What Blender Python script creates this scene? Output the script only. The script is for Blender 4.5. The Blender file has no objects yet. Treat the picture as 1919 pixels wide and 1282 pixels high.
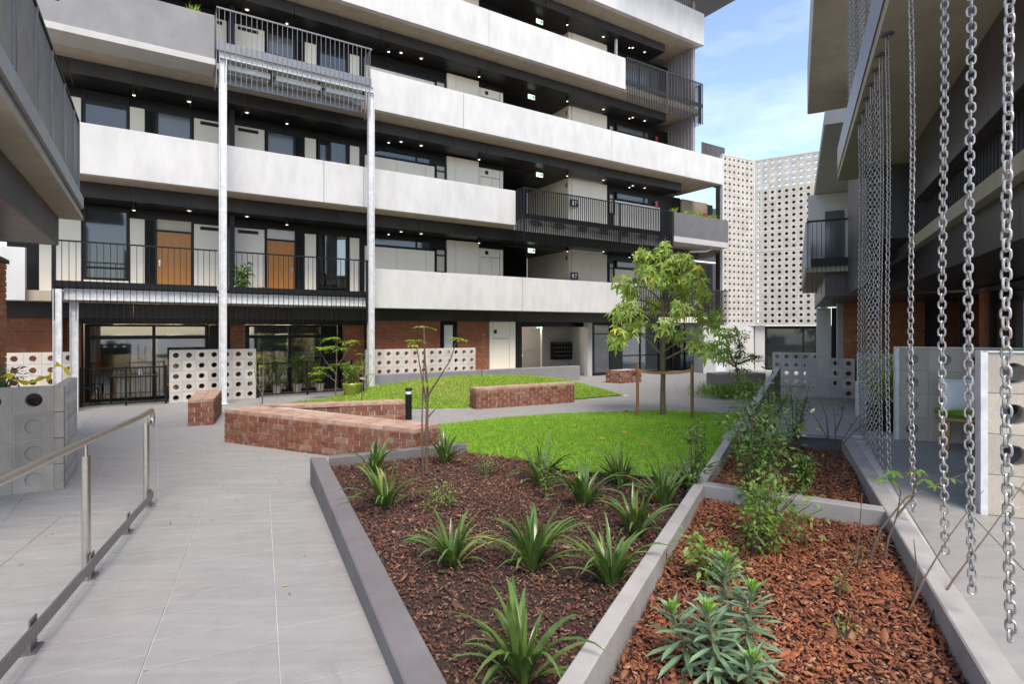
import bpy, math, random
import numpy as np
from mathutils import Vector, Matrix

rnd = random.Random(7)
nrng = np.random.default_rng(11)
scene = bpy.context.scene
COL = scene.collection

# ------------------------------------------------------------------ camera
cam_data = bpy.data.cameras.new("camera")
cam = bpy.data.objects.new("camera", cam_data)
COL.objects.link(cam)
cam.location = (0, 0, 1.97)
cam.rotation_euler = (math.radians(90), 0, 0)
cam_data.sensor_width = 36.0
cam_data.lens = 19.72
cam_data.shift_y = -0.0122
cam_data.clip_start = 0.05
cam_data.clip_end = 600
scene.camera = cam

# ------------------------------------------------------------------ light
SUN_EL, SUN_AZ = math.radians(57), math.radians(163)      # azimuth from +Y clockwise
world = bpy.data.worlds.new("World")
scene.world = world
world.use_nodes = True
wt = world.node_tree
wt.nodes.clear()
w_out = wt.nodes.new("ShaderNodeOutputWorld")
w_bg = wt.nodes.new("ShaderNodeBackground")
w_bg.inputs["Strength"].default_value = 0.15
sky = wt.nodes.new("ShaderNodeTexSky")
sky.sky_type = 'NISHITA'
sky.sun_disc = False
sky.sun_elevation = SUN_EL
sky.sun_rotation = SUN_AZ
sky.air_density = 0.85
sky.dust_density = 0.8
sky.ozone_density = 1.4
w_tc = wt.nodes.new("ShaderNodeTexCoord")
w_map = wt.nodes.new("ShaderNodeMapping")
w_map.inputs["Scale"].default_value = (1.0, 1.0, 3.2)
w_n = wt.nodes.new("ShaderNodeTexNoise")
w_n.inputs["Scale"].default_value = 2.6
w_n.inputs["Detail"].default_value = 7
w_n.inputs["Roughness"].default_value = 0.55
w_ramp = wt.nodes.new("ShaderNodeMapRange")
w_ramp.inputs[1].default_value = 0.52
w_ramp.inputs[2].default_value = 0.85
w_ramp.inputs[4].default_value = 0.36
w_mix = wt.nodes.new("ShaderNodeMixRGB")
w_mix.inputs[2].default_value = (6.6, 6.7, 6.8, 1)
wt.links.new(w_tc.outputs["Generated"], w_map.inputs[0])
wt.links.new(w_map.outputs[0], w_n.inputs["Vector"])
wt.links.new(w_n.outputs["Fac"], w_ramp.inputs[0])
wt.links.new(w_ramp.outputs[0], w_mix.inputs[0])
wt.links.new(sky.outputs[0], w_mix.inputs[1])
wt.links.new(w_mix.outputs[0], w_bg.inputs[0])
wt.links.new(w_bg.outputs[0], w_out.inputs[0])

sun_data = bpy.data.lights.new("sun", 'SUN')
sun_data.energy = 2.0
sun_data.angle = math.radians(28)
sun_data.color = (1.0, 0.975, 0.945)
sun = bpy.data.objects.new("sun", sun_data)
COL.objects.link(sun)
sd = Vector((math.sin(SUN_AZ) * math.cos(SUN_EL), math.cos(SUN_AZ) * math.cos(SUN_EL), math.sin(SUN_EL)))
sun.rotation_euler = sd.to_track_quat('Z', 'Y').to_euler()
sun.location = (10, -10, 30)

scene.view_settings.view_transform = 'Standard'
scene.view_settings.look = 'None'
scene.view_settings.exposure = 1.3
try:
    scene.view_settings.use_white_balance = True
    scene.view_settings.white_balance_temperature = 7200
except Exception:
    pass
scene.view_settings.gamma = 1.0

# ------------------------------------------------------------------ helpers
def tag(o, label=None, cat=None, group=None, kind=None):
    if label: o["label"] = label
    if cat: o["category"] = cat
    if group: o["group"] = group
    if kind: o["kind"] = kind
    return o

def thing(name, label, cat, loc=(0, 0, 0), rotz=0.0, group=None):
    o = bpy.data.objects.new(name, None)
    o.empty_display_size = 0.2
    COL.objects.link(o)
    o.location = loc
    o.rotation_euler = (0, 0, rotz)
    return tag(o, label, cat, group)

def link(name, me, parent=None, loc=None, rot=None, scl=None):
    o = bpy.data.objects.new(name, me)
    COL.objects.link(o)
    if parent is not None: o.parent = parent
    if loc is not None: o.location = loc
    if rot is not None: o.rotation_euler = rot
    if scl is not None: o.scale = scl
    return o

def np_mesh(name, verts, faces_flat, sizes, mat=None, rndv=None, smooth=False):
    """verts (N,3); faces_flat = loop vertex indices; sizes = loops per face"""
    me = bpy.data.meshes.new(name)
    verts = np.asarray(verts, dtype=np.float32)
    faces_flat = np.asarray(faces_flat, dtype=np.int32)
    sizes = np.asarray(sizes, dtype=np.int32)
    me.vertices.add(len(verts))
    me.vertices.foreach_set("co", verts.ravel())
    me.loops.add(len(faces_flat))
    me.loops.foreach_set("vertex_index", faces_flat)
    me.polygons.add(len(sizes))
    starts = np.concatenate(([0], np.cumsum(sizes)[:-1])).astype(np.int32)
    me.polygons.foreach_set("loop_start", starts)
    if smooth: me.polygons.foreach_set("use_smooth", np.ones(len(sizes), dtype=bool))
    if rndv is not None:
        a = me.attributes.new("rnd", 'FLOAT', 'FACE')
        a.data.foreach_set("value", np.asarray(rndv, dtype=np.float32))
    me.update(calc_edges=True)
    me.validate()
    if mat: me.materials.append(mat)
    return me

class MB:
    def __init__(self): self.v = []; self.f = []; self.r = []
    def add(self, vs, fs, rv=None):
        b = len(self.v)
        self.v.extend([tuple(p) for p in vs])
        for f in fs:
            self.f.append([i + b for i in f])
            self.r.append(rv if rv is not None else 0.5)
        return self
    def box(self, x0, x1, y0, y1, z0, z1, rv=None, M=None):
        vs = [(x0,y0,z0),(x1,y0,z0),(x1,y1,z0),(x0,y1,z0),(x0,y0,z1),(x1,y0,z1),(x1,y1,z1),(x0,y1,z1)]
        if M is not None: vs = [M @ Vector(p) for p in vs]
        return self.add(vs, [(0,3,2,1),(4,5,6,7),(0,1,5,4),(1,2,6,5),(2,3,7,6),(3,0,4,7)], rv)
    def bevel_box(self, x0, x1, y0, y1, z0, z1, b=0.006, rv=None, M=None):
        """box with chamfered vertical and top edges"""
        def ring(i, z): return [(x0+i,y0+b,z),(x0+b,y0+i,z),(x1-b,y0+i,z),(x1-i,y0+b,z),(x1-i,y1-b,z),(x1-b,y1-i,z),(x0+b,y1-i,z),(x0+i,y1-b,z)]
        vs = ring(0, z0) + ring(0, z1 - b) + ring(b*0.8, z1)
        if M is not None: vs = [M @ Vector(p) for p in vs]
        fs = [tuple(range(7,-1,-1)), tuple(range(16,24))]
        for k in (0, 8):
            for i in range(8):
                j = (i+1) % 8
                fs.append((k+i, k+j, k+8+j, k+8+i))
        return self.add(vs, fs, rv)
    def prism(self, poly, z0, z1, rv=None):
        """poly: list of (x,y) counter-clockwise; z0/z1 numbers or lists"""
        n = len(poly)
        z0l = z0 if isinstance(z0, (list, tuple)) else [z0]*n
        z1l = z1 if isinstance(z1, (list, tuple)) else [z1]*n
        a = sum(poly[i][0]*poly[(i+1)%n][1]-poly[(i+1)%n][0]*poly[i][1] for i in range(n))
        idx = list(range(n)) if a > 0 else list(range(n-1,-1,-1))
        vs = [(poly[i][0],poly[i][1],z0l[i]) for i in idx]+[(poly[i][0],poly[i][1],z1l[i]) for i in idx]
        fs = [tuple(range(n-1,-1,-1)), tuple(range(n,2*n))]+[(i,(i+1)%n,n+(i+1)%n,n+i) for i in range(n)]
        return self.add(vs, fs, rv)
    def tube(self, pts, r, n=8, caps=True, rv=None):
        pts = [Vector(p) for p in pts]
        rs = r if isinstance(r, (list, tuple)) else [r]*len(pts)
        vs, fs = [], []
        up = None
        for i, p in enumerate(pts):
            d = (pts[min(i+1,len(pts)-1)]-pts[max(i-1,0)])
            if d.length < 1e-9: d = Vector((0,0,1))
            d.normalize()
            if up is None:
                up = Vector((0,0,1)) if abs(d.z) < 0.9 else Vector((1,0,0))
            u = d.cross(up)
            if u.length < 1e-6: u = d.cross(Vector((0.3,1,0.2)))
            u.normalize()
            w = u.cross(d).normalized()
            up = w
            for k in range(n):
                a = 2*math.pi*k/n
                vs.append(p + (u*math.cos(a)+w*math.sin(a))*rs[i])
        for i in range(len(pts)-1):
            for k in range(n):
                k2 = (k+1) % n
                fs.append((i*n+k, i*n+k2, (i+1)*n+k2, (i+1)*n+k))
        if caps:
            fs.append(tuple(range(n-1,-1,-1)))
            b = (len(pts)-1)*n
            fs.append(tuple(range(b,b+n)))
        return self.add(vs, fs, rv)
    def lathe(self, prof, n=16, c=(0,0,0), rv=None):
        """prof: (radius,z) list bottom to top"""
        vs, fs = [], []
        for (r_, z) in prof:
            for k in range(n):
                a = 2*math.pi*k/n
                vs.append((c[0]+r_*math.cos(a), c[1]+r_*math.sin(a), c[2]+z))
        m = len(prof)
        for i in range(m-1):
            for k in range(n):
                k2 = (k+1) % n
                fs.append((i*n+k, i*n+k2, (i+1)*n+k2, (i+1)*n+k))
        fs.append(tuple(range(n-1,-1,-1)))
        fs.append(tuple(range((m-1)*n, m*n)))
        return self.add(vs, fs, rv)
    def mesh(self, name, mat=None, smooth=False, attr=False):
        me = bpy.data.meshes.new(name)
        me.from_pydata(self.v, [], self.f)
        me.update()
        if smooth:
            me.polygons.foreach_set("use_smooth", [True]*len(me.polygons))
            try: me.set_sharp_from_angle(angle=math.radians(40))
            except Exception: pass
        if attr:
            a = me.attributes.new("rnd", 'FLOAT', 'FACE')
            a.data.foreach_set("value", self.r)
        if mat: me.materials.append(mat)
        return me
    def build(self, name, mat=None, parent=None, smooth=False, attr=False, loc=None, rot=None):
        return link(name, self.mesh(name, mat, smooth, attr), parent, loc, rot)

def structure(o): return tag(o, kind="structure")
def stuff(o): return tag(o, kind="stuff")

_unit = {}
def box_part(name, parent, x0, x1, y0, y1, z0, z1, mat):
    """one box as an object; alike boxes share mesh data by size"""
    key = (name, mat.name, round(x1-x0,3), round(y1-y0,3), round(z1-z0,3))
    if key not in _unit:
        b = min(0.006, (x1-x0)*0.2, (y1-y0)*0.2, (z1-z0)*0.2)
        m = MB(); m.bevel_box(0, x1-x0, 0, y1-y0, 0, z1-z0, b)
        _unit[key] = m.mesh(name, mat)
    return link(name, _unit[key], parent, (x0, y0, z0))

# ------------------------------------------------------------------ materials
def new_mat(name):
    m = bpy.data.materials.new(name); m.use_nodes = True
    nt = m.node_tree
    return m, nt, nt.nodes["Principled BSDF"]

def N(nt, t, **k):
    n = nt.nodes.new(t)
    for a, v in k.items(): setattr(n, a, v)
    return n

def ramp(nt, fac, stops):
    n = nt.nodes.new("ShaderNodeValToRGB")
    e = n.color_ramp.elements
    while len(e) < len(stops): e.new(0.5)
    for i, (p, c) in enumerate(stops):
        e[i].position = p
        e[i].color = (c[0], c[1], c[2], 1)
    nt.links.new(fac, n.inputs[0])
    return n.outputs[0]

def noise(nt, scale, detail=4, rough=0.55, vec=None, dist=0.0):
    n = nt.nodes.new("ShaderNodeTexNoise")
    n.inputs["Scale"].default_value = scale
    n.inputs["Detail"].default_value = detail
    n.inputs["Roughness"].default_value = rough
    n.inputs["Distortion"].default_value = dist
    if vec is not None: nt.links.new(vec, n.inputs["Vector"])
    return n.outputs["Fac"]

def pos(nt, scale=None):
    g = nt.nodes.new("ShaderNodeNewGeometry")
    if scale is None: return g.outputs["Position"]
    m = nt.nodes.new("ShaderNodeMapping")
    m.inputs["Scale"].default_value = scale
    nt.links.new(g.outputs["Position"], m.inputs[0])
    return m.outputs[0]

def mixc(nt, fac, a, b, mode='MIX'):
    n = nt.nodes.new("ShaderNodeMixRGB"); n.blend_type = mode
    for s, v in ((0, fac), (1, a), (2, b)):
        if hasattr(v, "is_linked") or hasattr(v, "links"): nt.links.new(v, n.inputs[s])
        elif s == 0: n.inputs[0].default_value = v
        else: n.inputs[s].default_value = (*v, 1)
    return n.outputs[0]

def bump(nt, bs, h, strength=0.3, dist=0.01):
    b = nt.nodes.new("ShaderNodeBump")
    b.inputs["Strength"].default_value = strength
    b.inputs["Distance"].default_value = dist
    nt.links.new(h, b.inputs["Height"])
    nt.links.new(b.outputs[0], bs.inputs["Normal"])

def simple(name, col, rough=0.6, metal=0.0, var=0.12, scale=6, bmp=0.0, bscale=60, spec=0.5, rnd_var=0.0):
    m, nt, bs = new_mat(name)
    f = noise(nt, scale, 5, 0.6, pos(nt))
    lo = tuple(max(0, c*(1-var)) for c in col); hi = tuple(min(1, c*(1+var)) for c in col)
    c = ramp(nt, f, [(0.3, lo), (0.7, hi)])
    if rnd_var:
        oi = N(nt, "ShaderNodeObjectInfo")
        mr = N(nt, "ShaderNodeMapRange"); mr.inputs[3].default_value = 1-rnd_var; mr.inputs[4].default_value = 1+rnd_var
        nt.links.new(oi.outputs["Random"], mr.inputs[0])
        c = mixc(nt, 1.0, c, mr.outputs[0], 'MULTIPLY')
    nt.links.new(c, bs.inputs["Base Color"])
    bs.inputs["Roughness"].default_value = rough
    bs.inputs["Metallic"].default_value = metal
    bs.inputs["Specular IOR Level"].default_value = spec
    if bmp: bump(nt, bs, noise(nt, bscale, 4, 0.6, pos(nt)), bmp, 0.01)
    return m

def concrete(name, col, streak=0.12, rough=0.85):
    m, nt, bs = new_mat(name)
    a = noise(nt, 0.9, 6, 0.62, pos(nt))
    s = noise(nt, 2.2, 5, 0.6, pos(nt, (1.6, 1.6, 0.5)))
    sp = noise(nt, 40, 3, 0.6, pos(nt))
    c1 = ramp(nt, a, [(0.3, tuple(x*(1-streak) for x in col)), (0.72, tuple(min(1, x*(1+streak*0.5)) for x in col))])
    c2 = mixc(nt, 0.5, c1, ramp(nt, s, [(0.3, tuple(x*(1-streak*1.2) for x in col)), (0.66, tuple(min(1, x*1.04) for x in col))]))
    c3 = mixc(nt, 0.12, c2, ramp(nt, sp, [(0.4, tuple(x*0.75 for x in col)), (0.6, col)]))
    nt.links.new(c3, bs.inputs["Base Color"])
    bs.inputs["Roughness"].default_value = rough
    bs.inputs["Specular IOR Level"].default_value = 0.25
    bump(nt, bs, noise(nt, 30, 5, 0.65, pos(nt)), 0.12, 0.01)
    return m

def rnd_source(nt, use_attr):
    if use_attr:
        a = N(nt, "ShaderNodeAttribute"); a.attribute_name = "rnd"
        return a.outputs["Fac"]
    return N(nt, "ShaderNodeObjectInfo").outputs["Random"]

def brick_mat(name, cols, smear, smear_amt, use_attr, rough=0.9):
    m, nt, bs = new_mat(name)
    r_ = rnd_source(nt, use_attr)
    c = ramp(nt, r_, [(i/(len(cols)-1), k) for i, k in enumerate(cols)])
    g = noise(nt, 45, 5, 0.65, pos(nt))
    c = mixc(nt, 0.35, c, ramp(nt, g, [(0.35, tuple(x*0.45 for x in cols[0])), (0.65, tuple(min(1, x*1.5) for x in cols[1]))]))
    sm = noise(nt, 6.5, 6, 0.7, pos(nt))
    mr = N(nt, "ShaderNodeMapRange"); mr.inputs[1].default_value = 0.62-smear_amt*0.3; mr.inputs[2].default_value = 0.72
    mr.inputs[4].default_value = 0.75
    nt.links.new(sm, mr.inputs[0])
    c = mixc(nt, mr.outputs[0], c, smear)
    nt.links.new(c, bs.inputs["Base Color"])
    bs.inputs["Roughness"].default_value = rough
    bs.inputs["Specular IOR Level"].default_value = 0.2
    bump(nt, bs, noise(nt, 55, 5, 0.7, pos(nt)), 0.5, 0.008)
    return m

def glass_mat(name, tint, alpha, rough=0.02):
    m, nt, bs = new_mat(name)
    out = nt.nodes["Material Output"]
    tr = N(nt, "ShaderNodeBsdfTransparent"); tr.inputs[0].default_value = (*tint, 1)
    gl = N(nt, "ShaderNodeBsdfGlossy"); gl.inputs["Roughness"].default_value = rough
    gl.inputs[0].default_value = (0.9, 0.92, 0.93, 1)
    lw = N(nt, "ShaderNodeLayerWeight"); lw.inputs[0].default_value = 0.35
    mr = N(nt, "ShaderNodeMapRange"); mr.inputs[3].default_value = alpha; mr.inputs[4].default_value = 0.85
    nt.links.new(lw.outputs["Fresnel"], mr.inputs[0])
    mx = N(nt, "ShaderNodeMixShader")
    nt.links.new(mr.outputs[0], mx.inputs[0]); nt.links.new(tr.outputs[0], mx.inputs[1]); nt.links.new(gl.outputs[0], mx.inputs[2])
    nt.links.new(mx.outputs[0], out.inputs[0])
    return m

def emit_mat(name, col, s):
    m, nt, bs = new_mat(name)
    bs.inputs["Base Color"].default_value = (*[c*0.5 for c in col], 1)
    bs.inputs["Emission Color"].default_value = (*col, 1)
    bs.inputs["Emission Strength"].default_value = s
    return m

def leaf_mat(name, c1, c2, c3=None, rough=0.45, use_attr=True, trans=0.25):
    m, nt, bs = new_mat(name)
    r_ = rnd_source(nt, use_attr)
    st = [(0.0, c1), (0.75, c2)] + ([(0.93, c2), (0.97, c3)] if c3 else [])
    c = ramp(nt, r_, st)
    n_ = noise(nt, 14, 3, 0.5, pos(nt))
    c = mixc(nt, 0.4, c, ramp(nt, n_, [(0.3, tuple(x*0.55 for x in c1)), (0.7, tuple(x*1.25 for x in c2))]))
    nt.links.new(c, bs.inputs["Base Color"])
    bs.inputs["Roughness"].default_value = rough
    bs.inputs["Specular IOR Level"].default_value = 0.4
    out = nt.nodes["Material Output"]
    tl = N(nt, "ShaderNodeBsdfTranslucent")
    tc = mixc(nt, 1.0, c, (1.3, 1.5, 0.5), 'MULTIPLY')
    nt.links.new(tc, tl.inputs[0])
    mx = N(nt, "ShaderNodeMixShader"); mx.inputs[0].default_value = trans
    nt.links.new(bs.outputs[0], mx.inputs[1]); nt.links.new(tl.outputs[0], mx.inputs[2])
    nt.links.new(mx.outputs[0], out.inputs[0])
    return m

M = {}
M['band'] = concrete("pale_concrete", (0.56, 0.545, 0.53), 0.2)
M['slab'] = concrete("raw_slab_concrete", (0.30, 0.27, 0.235), 0.22)
M['soffit'] = concrete("board_marked_concrete", (0.42, 0.36, 0.285), 0.25)
M['edge'] = concrete("slab_edge_concrete", (0.46, 0.44, 0.42), 0.15)
M['black'] = simple("black_cladding", (0.012, 0.0115, 0.012), 0.38, var=0.2, scale=2, spec=0.22)
M['dark'] = simple("charcoal_cladding", (0.075, 0.070, 0.072), 0.42, var=0.15, scale=2, rnd_var=0.12, spec=0.22)
M['ceil'] = simple("black_ceiling_panel", (0.018, 0.017, 0.0175), 0.4, var=0.12, scale=1.5, rnd_var=0.15, spec=0.22)
M['fascia'] = simple("charcoal_soffit_panel", (0.042, 0.040, 0.041), 0.40, var=0.12, scale=1.5, rnd_var=0.15, spec=0.22)
M['plum'] = simple("dark_plum_panel", (0.055, 0.043, 0.044), 0.36, var=0.14, scale=1.5, rnd_var=0.12)
M['cream'] = simple("cream_wall_panel", (0.72, 0.66, 0.56), 0.6, var=0.04, scale=1.2, rnd_var=0.03)
M['white'] = simple("white_render", (0.50, 0.48, 0.455), 0.75, var=0.04, scale=1.0, bmp=0.05)
M['planter'] = simple("charcoal_render_planter", (0.135, 0.122, 0.125), 0.8, var=0.15, scale=3, bmp=0.2, bscale=140)
M['kerb'] = concrete("pale_kerb_concrete", (0.36, 0.335, 0.32), 0.30)
M['grey_planter'] = simple("grey_render_planter", (0.20, 0.195, 0.20), 0.8, var=0.12, scale=2, bmp=0.15, bscale=120)
M['dark_planter'] = simple("dark_render_planter", (0.12, 0.115, 0.12), 0.8, var=0.12, scale=2, bmp=0.1, bscale=90)
M['galv'] = simple("galvanised_steel", (0.60, 0.60, 0.60), 0.5, 0.3, var=0.18, scale=9)
M['steel'] = simple("brushed_stainless", (0.56, 0.52, 0.48), 0.28, 0.95, var=0.1, scale=20)
M['gunmetal'] = simple("grey_steel_bar", (0.20, 0.19, 0.19), 0.35, 0.6, var=0.1, scale=12)
M['blackmetal'] = simple("black_powder_coat", (0.008, 0.008, 0.0085), 0.45, var=0.15, scale=5, spec=0.25)
M['wire'] = simple("pale_mesh_wire", (0.30, 0.30, 0.30), 0.5, 0.3)
M['bar'] = simple("charcoal_steel_bar", (0.030, 0.029, 0.029), 0.5, 0.1, var=0.15, scale=5)
M['frame'] = simple("black_window_frame", (0.007, 0.007, 0.0075), 0.4, var=0.15, scale=5, spec=0.25)
M['glass'] = glass_mat("window_glass", (0.55, 0.6, 0.6), 0.14)
M['darkglass'] = simple("tinted_glass_pane", (0.018, 0.022, 0.024), 0.04, var=0.2, scale=0.7, spec=0.9)
M['balglass'] = simple("grey_balustrade_glass", (0.085, 0.09, 0.095), 0.12, var=0.2, scale=0.7, spec=0.8)
M['blind'] = simple("cream_roller_blind", (0.50, 0.45, 0.37), 0.85, var=0.06, scale=3)
M['curtain'] = simple("pale_sheer_curtain", (0.62, 0.60, 0.57), 0.9, var=0.08, scale=6)
M['room'] = simple("warm_room_wall", (0.50, 0.42, 0.33), 0.8, var=0.08, scale=2)
M['lamp'] = emit_mat("downlight_glow", (1.0, 0.93, 0.82), 1.3)
M['exit'] = emit_mat("exit_sign_green", (0.02, 0.42, 0.20), 0.55)
M['exitw'] = emit_mat("exit_sign_white", (0.86, 0.95, 0.88), 0.75)
M['red'] = simple("red_gloss", (0.5, 0.02, 0.025), 0.3, var=0.05)
M['paper'] = simple("white_plaque", (0.75, 0.75, 0.74), 0.5, var=0.03)
M['ink'] = simple("black_print", (0.02, 0.02, 0.02), 0.6, var=0.05)
M['yellow'] = simple("yellow_tape", (0.80, 0.62, 0.02), 0.4, var=0.1, scale=14)

def wood_mat(name, c1, c2, rough=0.5, sc=(18, 18, 0.8)):
    m, nt, bs = new_mat(name)
    tc = N(nt, "ShaderNodeTexCoord")
    mp = N(nt, "ShaderNodeMapping"); mp.inputs["Scale"].default_value = sc
    nt.links.new(tc.outputs["Object"], mp.inputs[0])
    f = noise(nt, 3.0, 6, 0.6, mp.outputs[0], 0.6)
    nt.links.new(ramp(nt, f, [(0.3, c1), (0.7, c2)]), bs.inputs["Base Color"])
    bs.inputs["Roughness"].default_value = rough
    bump(nt, bs, f, 0.15, 0.004)
    return m
M['door'] = wood_mat("orange_timber_door", (0.34, 0.125, 0.018), (0.48, 0.19, 0.032), 0.4)
M['stake'] = wood_mat("hardwood_stake", (0.20, 0.085, 0.035), (0.30, 0.14, 0.06), 0.75)
M['stool'] = wood_mat("pale_timber", (0.38, 0.20, 0.07), (0.52, 0.30, 0.12), 0.5)
M['bark'] = simple("grey_brown_bark", (0.115, 0.085, 0.055), 0.9, var=0.35, scale=20, bmp=0.6, bscale=45)
M['greenbark'] = simple("olive_bark", (0.13, 0.11, 0.055), 0.85, var=0.3, scale=12, bmp=0.4, bscale=50)
M['twig'] = simple("red_brown_twig", (0.10, 0.065, 0.045), 0.8, var=0.3, scale=25)
M['hessian'] = simple("hessian_tie", (0.38, 0.22, 0.09), 0.9, var=0.15, scale=40, bmp=0.4, bscale=120)

M['brick'] = brick_mat("recycled_red_brick", [(0.115,0.042,0.026),(0.19,0.066,0.040),(0.24,0.09,0.055),(0.14,0.055,0.038),(0.22,0.115,0.08),(0.17,0.058,0.036),(0.30,0.19,0.14)], (0.36,0.275,0.215), 0.30, False)
M['brick_top'] = brick_mat("mortar_washed_capping_brick", [(0.26,0.12,0.08),(0.34,0.19,0.135),(0.40,0.26,0.20),(0.28,0.14,0.10),(0.44,0.32,0.25)], (0.50,0.40,0.32), 0.75, False)
M['brick_face'] = brick_mat("facade_red_brick", [(0.19,0.065,0.032),(0.28,0.10,0.052),(0.23,0.08,0.042),(0.33,0.13,0.07)], (0.36,0.26,0.2), 0.15, True)
M['brick_obj'] = brick_mat("pier_red_brick", [(0.30,0.095,0.042),(0.42,0.15,0.07),(0.35,0.12,0.055),(0.47,0.20,0.10)], (0.38,0.28,0.2), 0.15, False)
M['mortar'] = simple("lime_mortar", (0.40, 0.345, 0.29), 0.95, var=0.15, scale=18, bmp=0.4, bscale=70)
M['mortar_d'] = simple("brown_mortar", (0.24, 0.18, 0.14), 0.95, var=0.15, scale=18, bmp=0.4, bscale=70)

def block_mat(name, col, grime=0.2):
    m, nt, bs = new_mat(name)
    oi = N(nt, "ShaderNodeObjectInfo")
    v = N(nt, "ShaderNodeMapRange"); v.inputs[3].default_value = 0.86; v.inputs[4].default_value = 1.08
    nt.links.new(oi.outputs["Random"], v.inputs[0])
    a = noise(nt, 5, 6, 0.65, pos(nt)); sp = noise(nt, 85, 3, 0.7, pos(nt))
    c = ramp(nt, a, [(0.3, tuple(x*(1-grime) for x in col)), (0.7, col)])
    c = mixc(nt, 0.3, c, ramp(nt, sp, [(0.38, tuple(x*0.6 for x in col)), (0.6, tuple(min(1,x*1.12) for x in col))]))
    c = mixc(nt, 1.0, c, v.outputs[0], 'MULTIPLY')
    nt.links.new(c, bs.inputs["Base Color"])
    bs.inputs["Roughness"].default_value = 0.92
    bs.inputs["Specular IOR Level"].default_value = 0.2
    bump(nt, bs, sp, 0.25, 0.006)
    return m
M['block'] = block_mat("breeze_block_concrete", (0.50, 0.44, 0.37))
M['block_pale'] = block_mat("pale_breeze_block", (0.54, 0.50, 0.455))
M['block_shaded'] = block_mat("shaded_breeze_block", (0.33, 0.295, 0.255), 0.3)  # same block, with the shade on the planter's front put into its colour
M['block_mortar'] = simple("block_joint_mortar", (0.40, 0.36, 0.31), 0.95, var=0.12, scale=20)

def tile_mat(name, use_attr):
    m, nt, bs = new_mat(name)
    r_ = rnd_source(nt, use_attr)
    c = ramp(nt, r_, [(0.0, (0.185,0.178,0.173)), (0.45, (0.235,0.225,0.218)), (0.8, (0.265,0.255,0.247)), (1.0, (0.205,0.198,0.196))])
    a = noise(nt, 1.1, 6, 0.65, pos(nt)); b = noise(nt, 7, 6, 0.7, pos(nt), 0.4); sp = noise(nt, 160, 2, 0.6, pos(nt))
    c = mixc(nt, 0.5, c, ramp(nt, a, [(0.3, (0.205,0.196,0.19)), (0.7, (0.315,0.305,0.297))]))
    c = mixc(nt, 0.3, c, ramp(nt, b, [(0.32, (0.17,0.162,0.157)), (0.6, (0.325,0.315,0.305))]))
    c = mixc(nt, 0.2, c, ramp(nt, sp, [(0.4, (0.15,0.145,0.14)), (0.6, (0.36,0.35,0.335))]))
    mp = N(nt, "ShaderNodeMapping"); mp.inputs["Rotation"].default_value = (0, 0, math.radians(-28)); mp.inputs["Scale"].default_value = (0.9, 9.0, 1.0)
    nt.links.new(pos(nt), mp.inputs[0])
    wp = noise(nt, 1.0, 6, 0.65, mp.outputs[0], 0.5)
    c = mixc(nt, 0.42, c, ramp(nt, wp, [(0.3, (0.165,0.158,0.155)), (0.5, (0.25,0.24,0.235)), (0.72, (0.335,0.325,0.31))]))
    pk = noise(nt, 0.45, 3, 0.5, pos(nt))
    c = mixc(nt, 0.25, c, ramp(nt, pk, [(0.35, (0.27,0.235,0.23)), (0.65, (0.23,0.24,0.225))]))
    st = noise(nt, 2.3, 5, 0.75, pos(nt, (1, 1, 1)), 1.2)
    mr = N(nt, "ShaderNodeMapRange"); mr.inputs[1].default_value = 0.58; mr.inputs[2].default_value = 0.74; mr.inputs[4].default_value = 0.5
    nt.links.new(st, mr.inputs[0])
    c = mixc(nt, mr.outputs[0], c, (0.17, 0.16, 0.15))
    nt.links.new(c, bs.inputs["Base Color"])
    bs.inputs["Roughness"].default_value = 0.62
    bs.inputs["Specular IOR Level"].default_value = 0.35
    bump(nt, bs, b, 0.08, 0.006)
    return m
M['tile'] = tile_mat("bluestone_paver", False)
M['tile_a'] = tile_mat("bluestone_paver_joined", True)
M['grout'] = simple("pale_grout", (0.40, 0.38, 0.36), 0.95, var=0.25, scale=3)

def chip_mat(name, cols):
    m, nt, bs = new_mat(name)
    c = ramp(nt, rnd_source(nt, True), [(i/(len(cols)-1), k) for i, k in enumerate(cols)])
    z = noise(nt, 0.9, 4, 0.6, pos(nt))
    c = mixc(nt, 0.5, c, mixc(nt, 1.0, c, ramp(nt, z, [(0.35, (0.5,0.48,0.52)), (0.65, (1.5,1.35,1.2))]), 'MULTIPLY'))
    nt.links.new(c, bs.inputs["Base Color"])
    bs.inputs["Roughness"].default_value = 0.7
    bs.inputs["Specular IOR Level"].default_value = 0.35
    bump(nt, bs, noise(nt, 130, 3, 0.6, pos(nt)), 0.3, 0.004)
    return m
M['chips'] = chip_mat("red_bark_chips", [(0.07,0.024,0.014),(0.15,0.046,0.021),(0.22,0.072,0.032),(0.11,0.034,0.018),(0.28,0.105,0.05),(0.18,0.058,0.027),(0.38,0.21,0.12)])
M['chips_d'] = chip_mat("dark_bark_chips", [(0.030,0.018,0.017),(0.075,0.033,0.024),(0.135,0.052,0.031),(0.045,0.026,0.024),(0.18,0.075,0.042),(0.10,0.042,0.028),(0.27,0.17,0.115)])
M['soil'] = simple("dark_mulch_bed", (0.028, 0.014, 0.010), 0.95, var=0.4, scale=25, bmp=0.6, bscale=60)
M['lawnbase'] = simple("turf_ground", (0.075, 0.14, 0.018), 0.95, var=0.4, scale=10)

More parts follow.
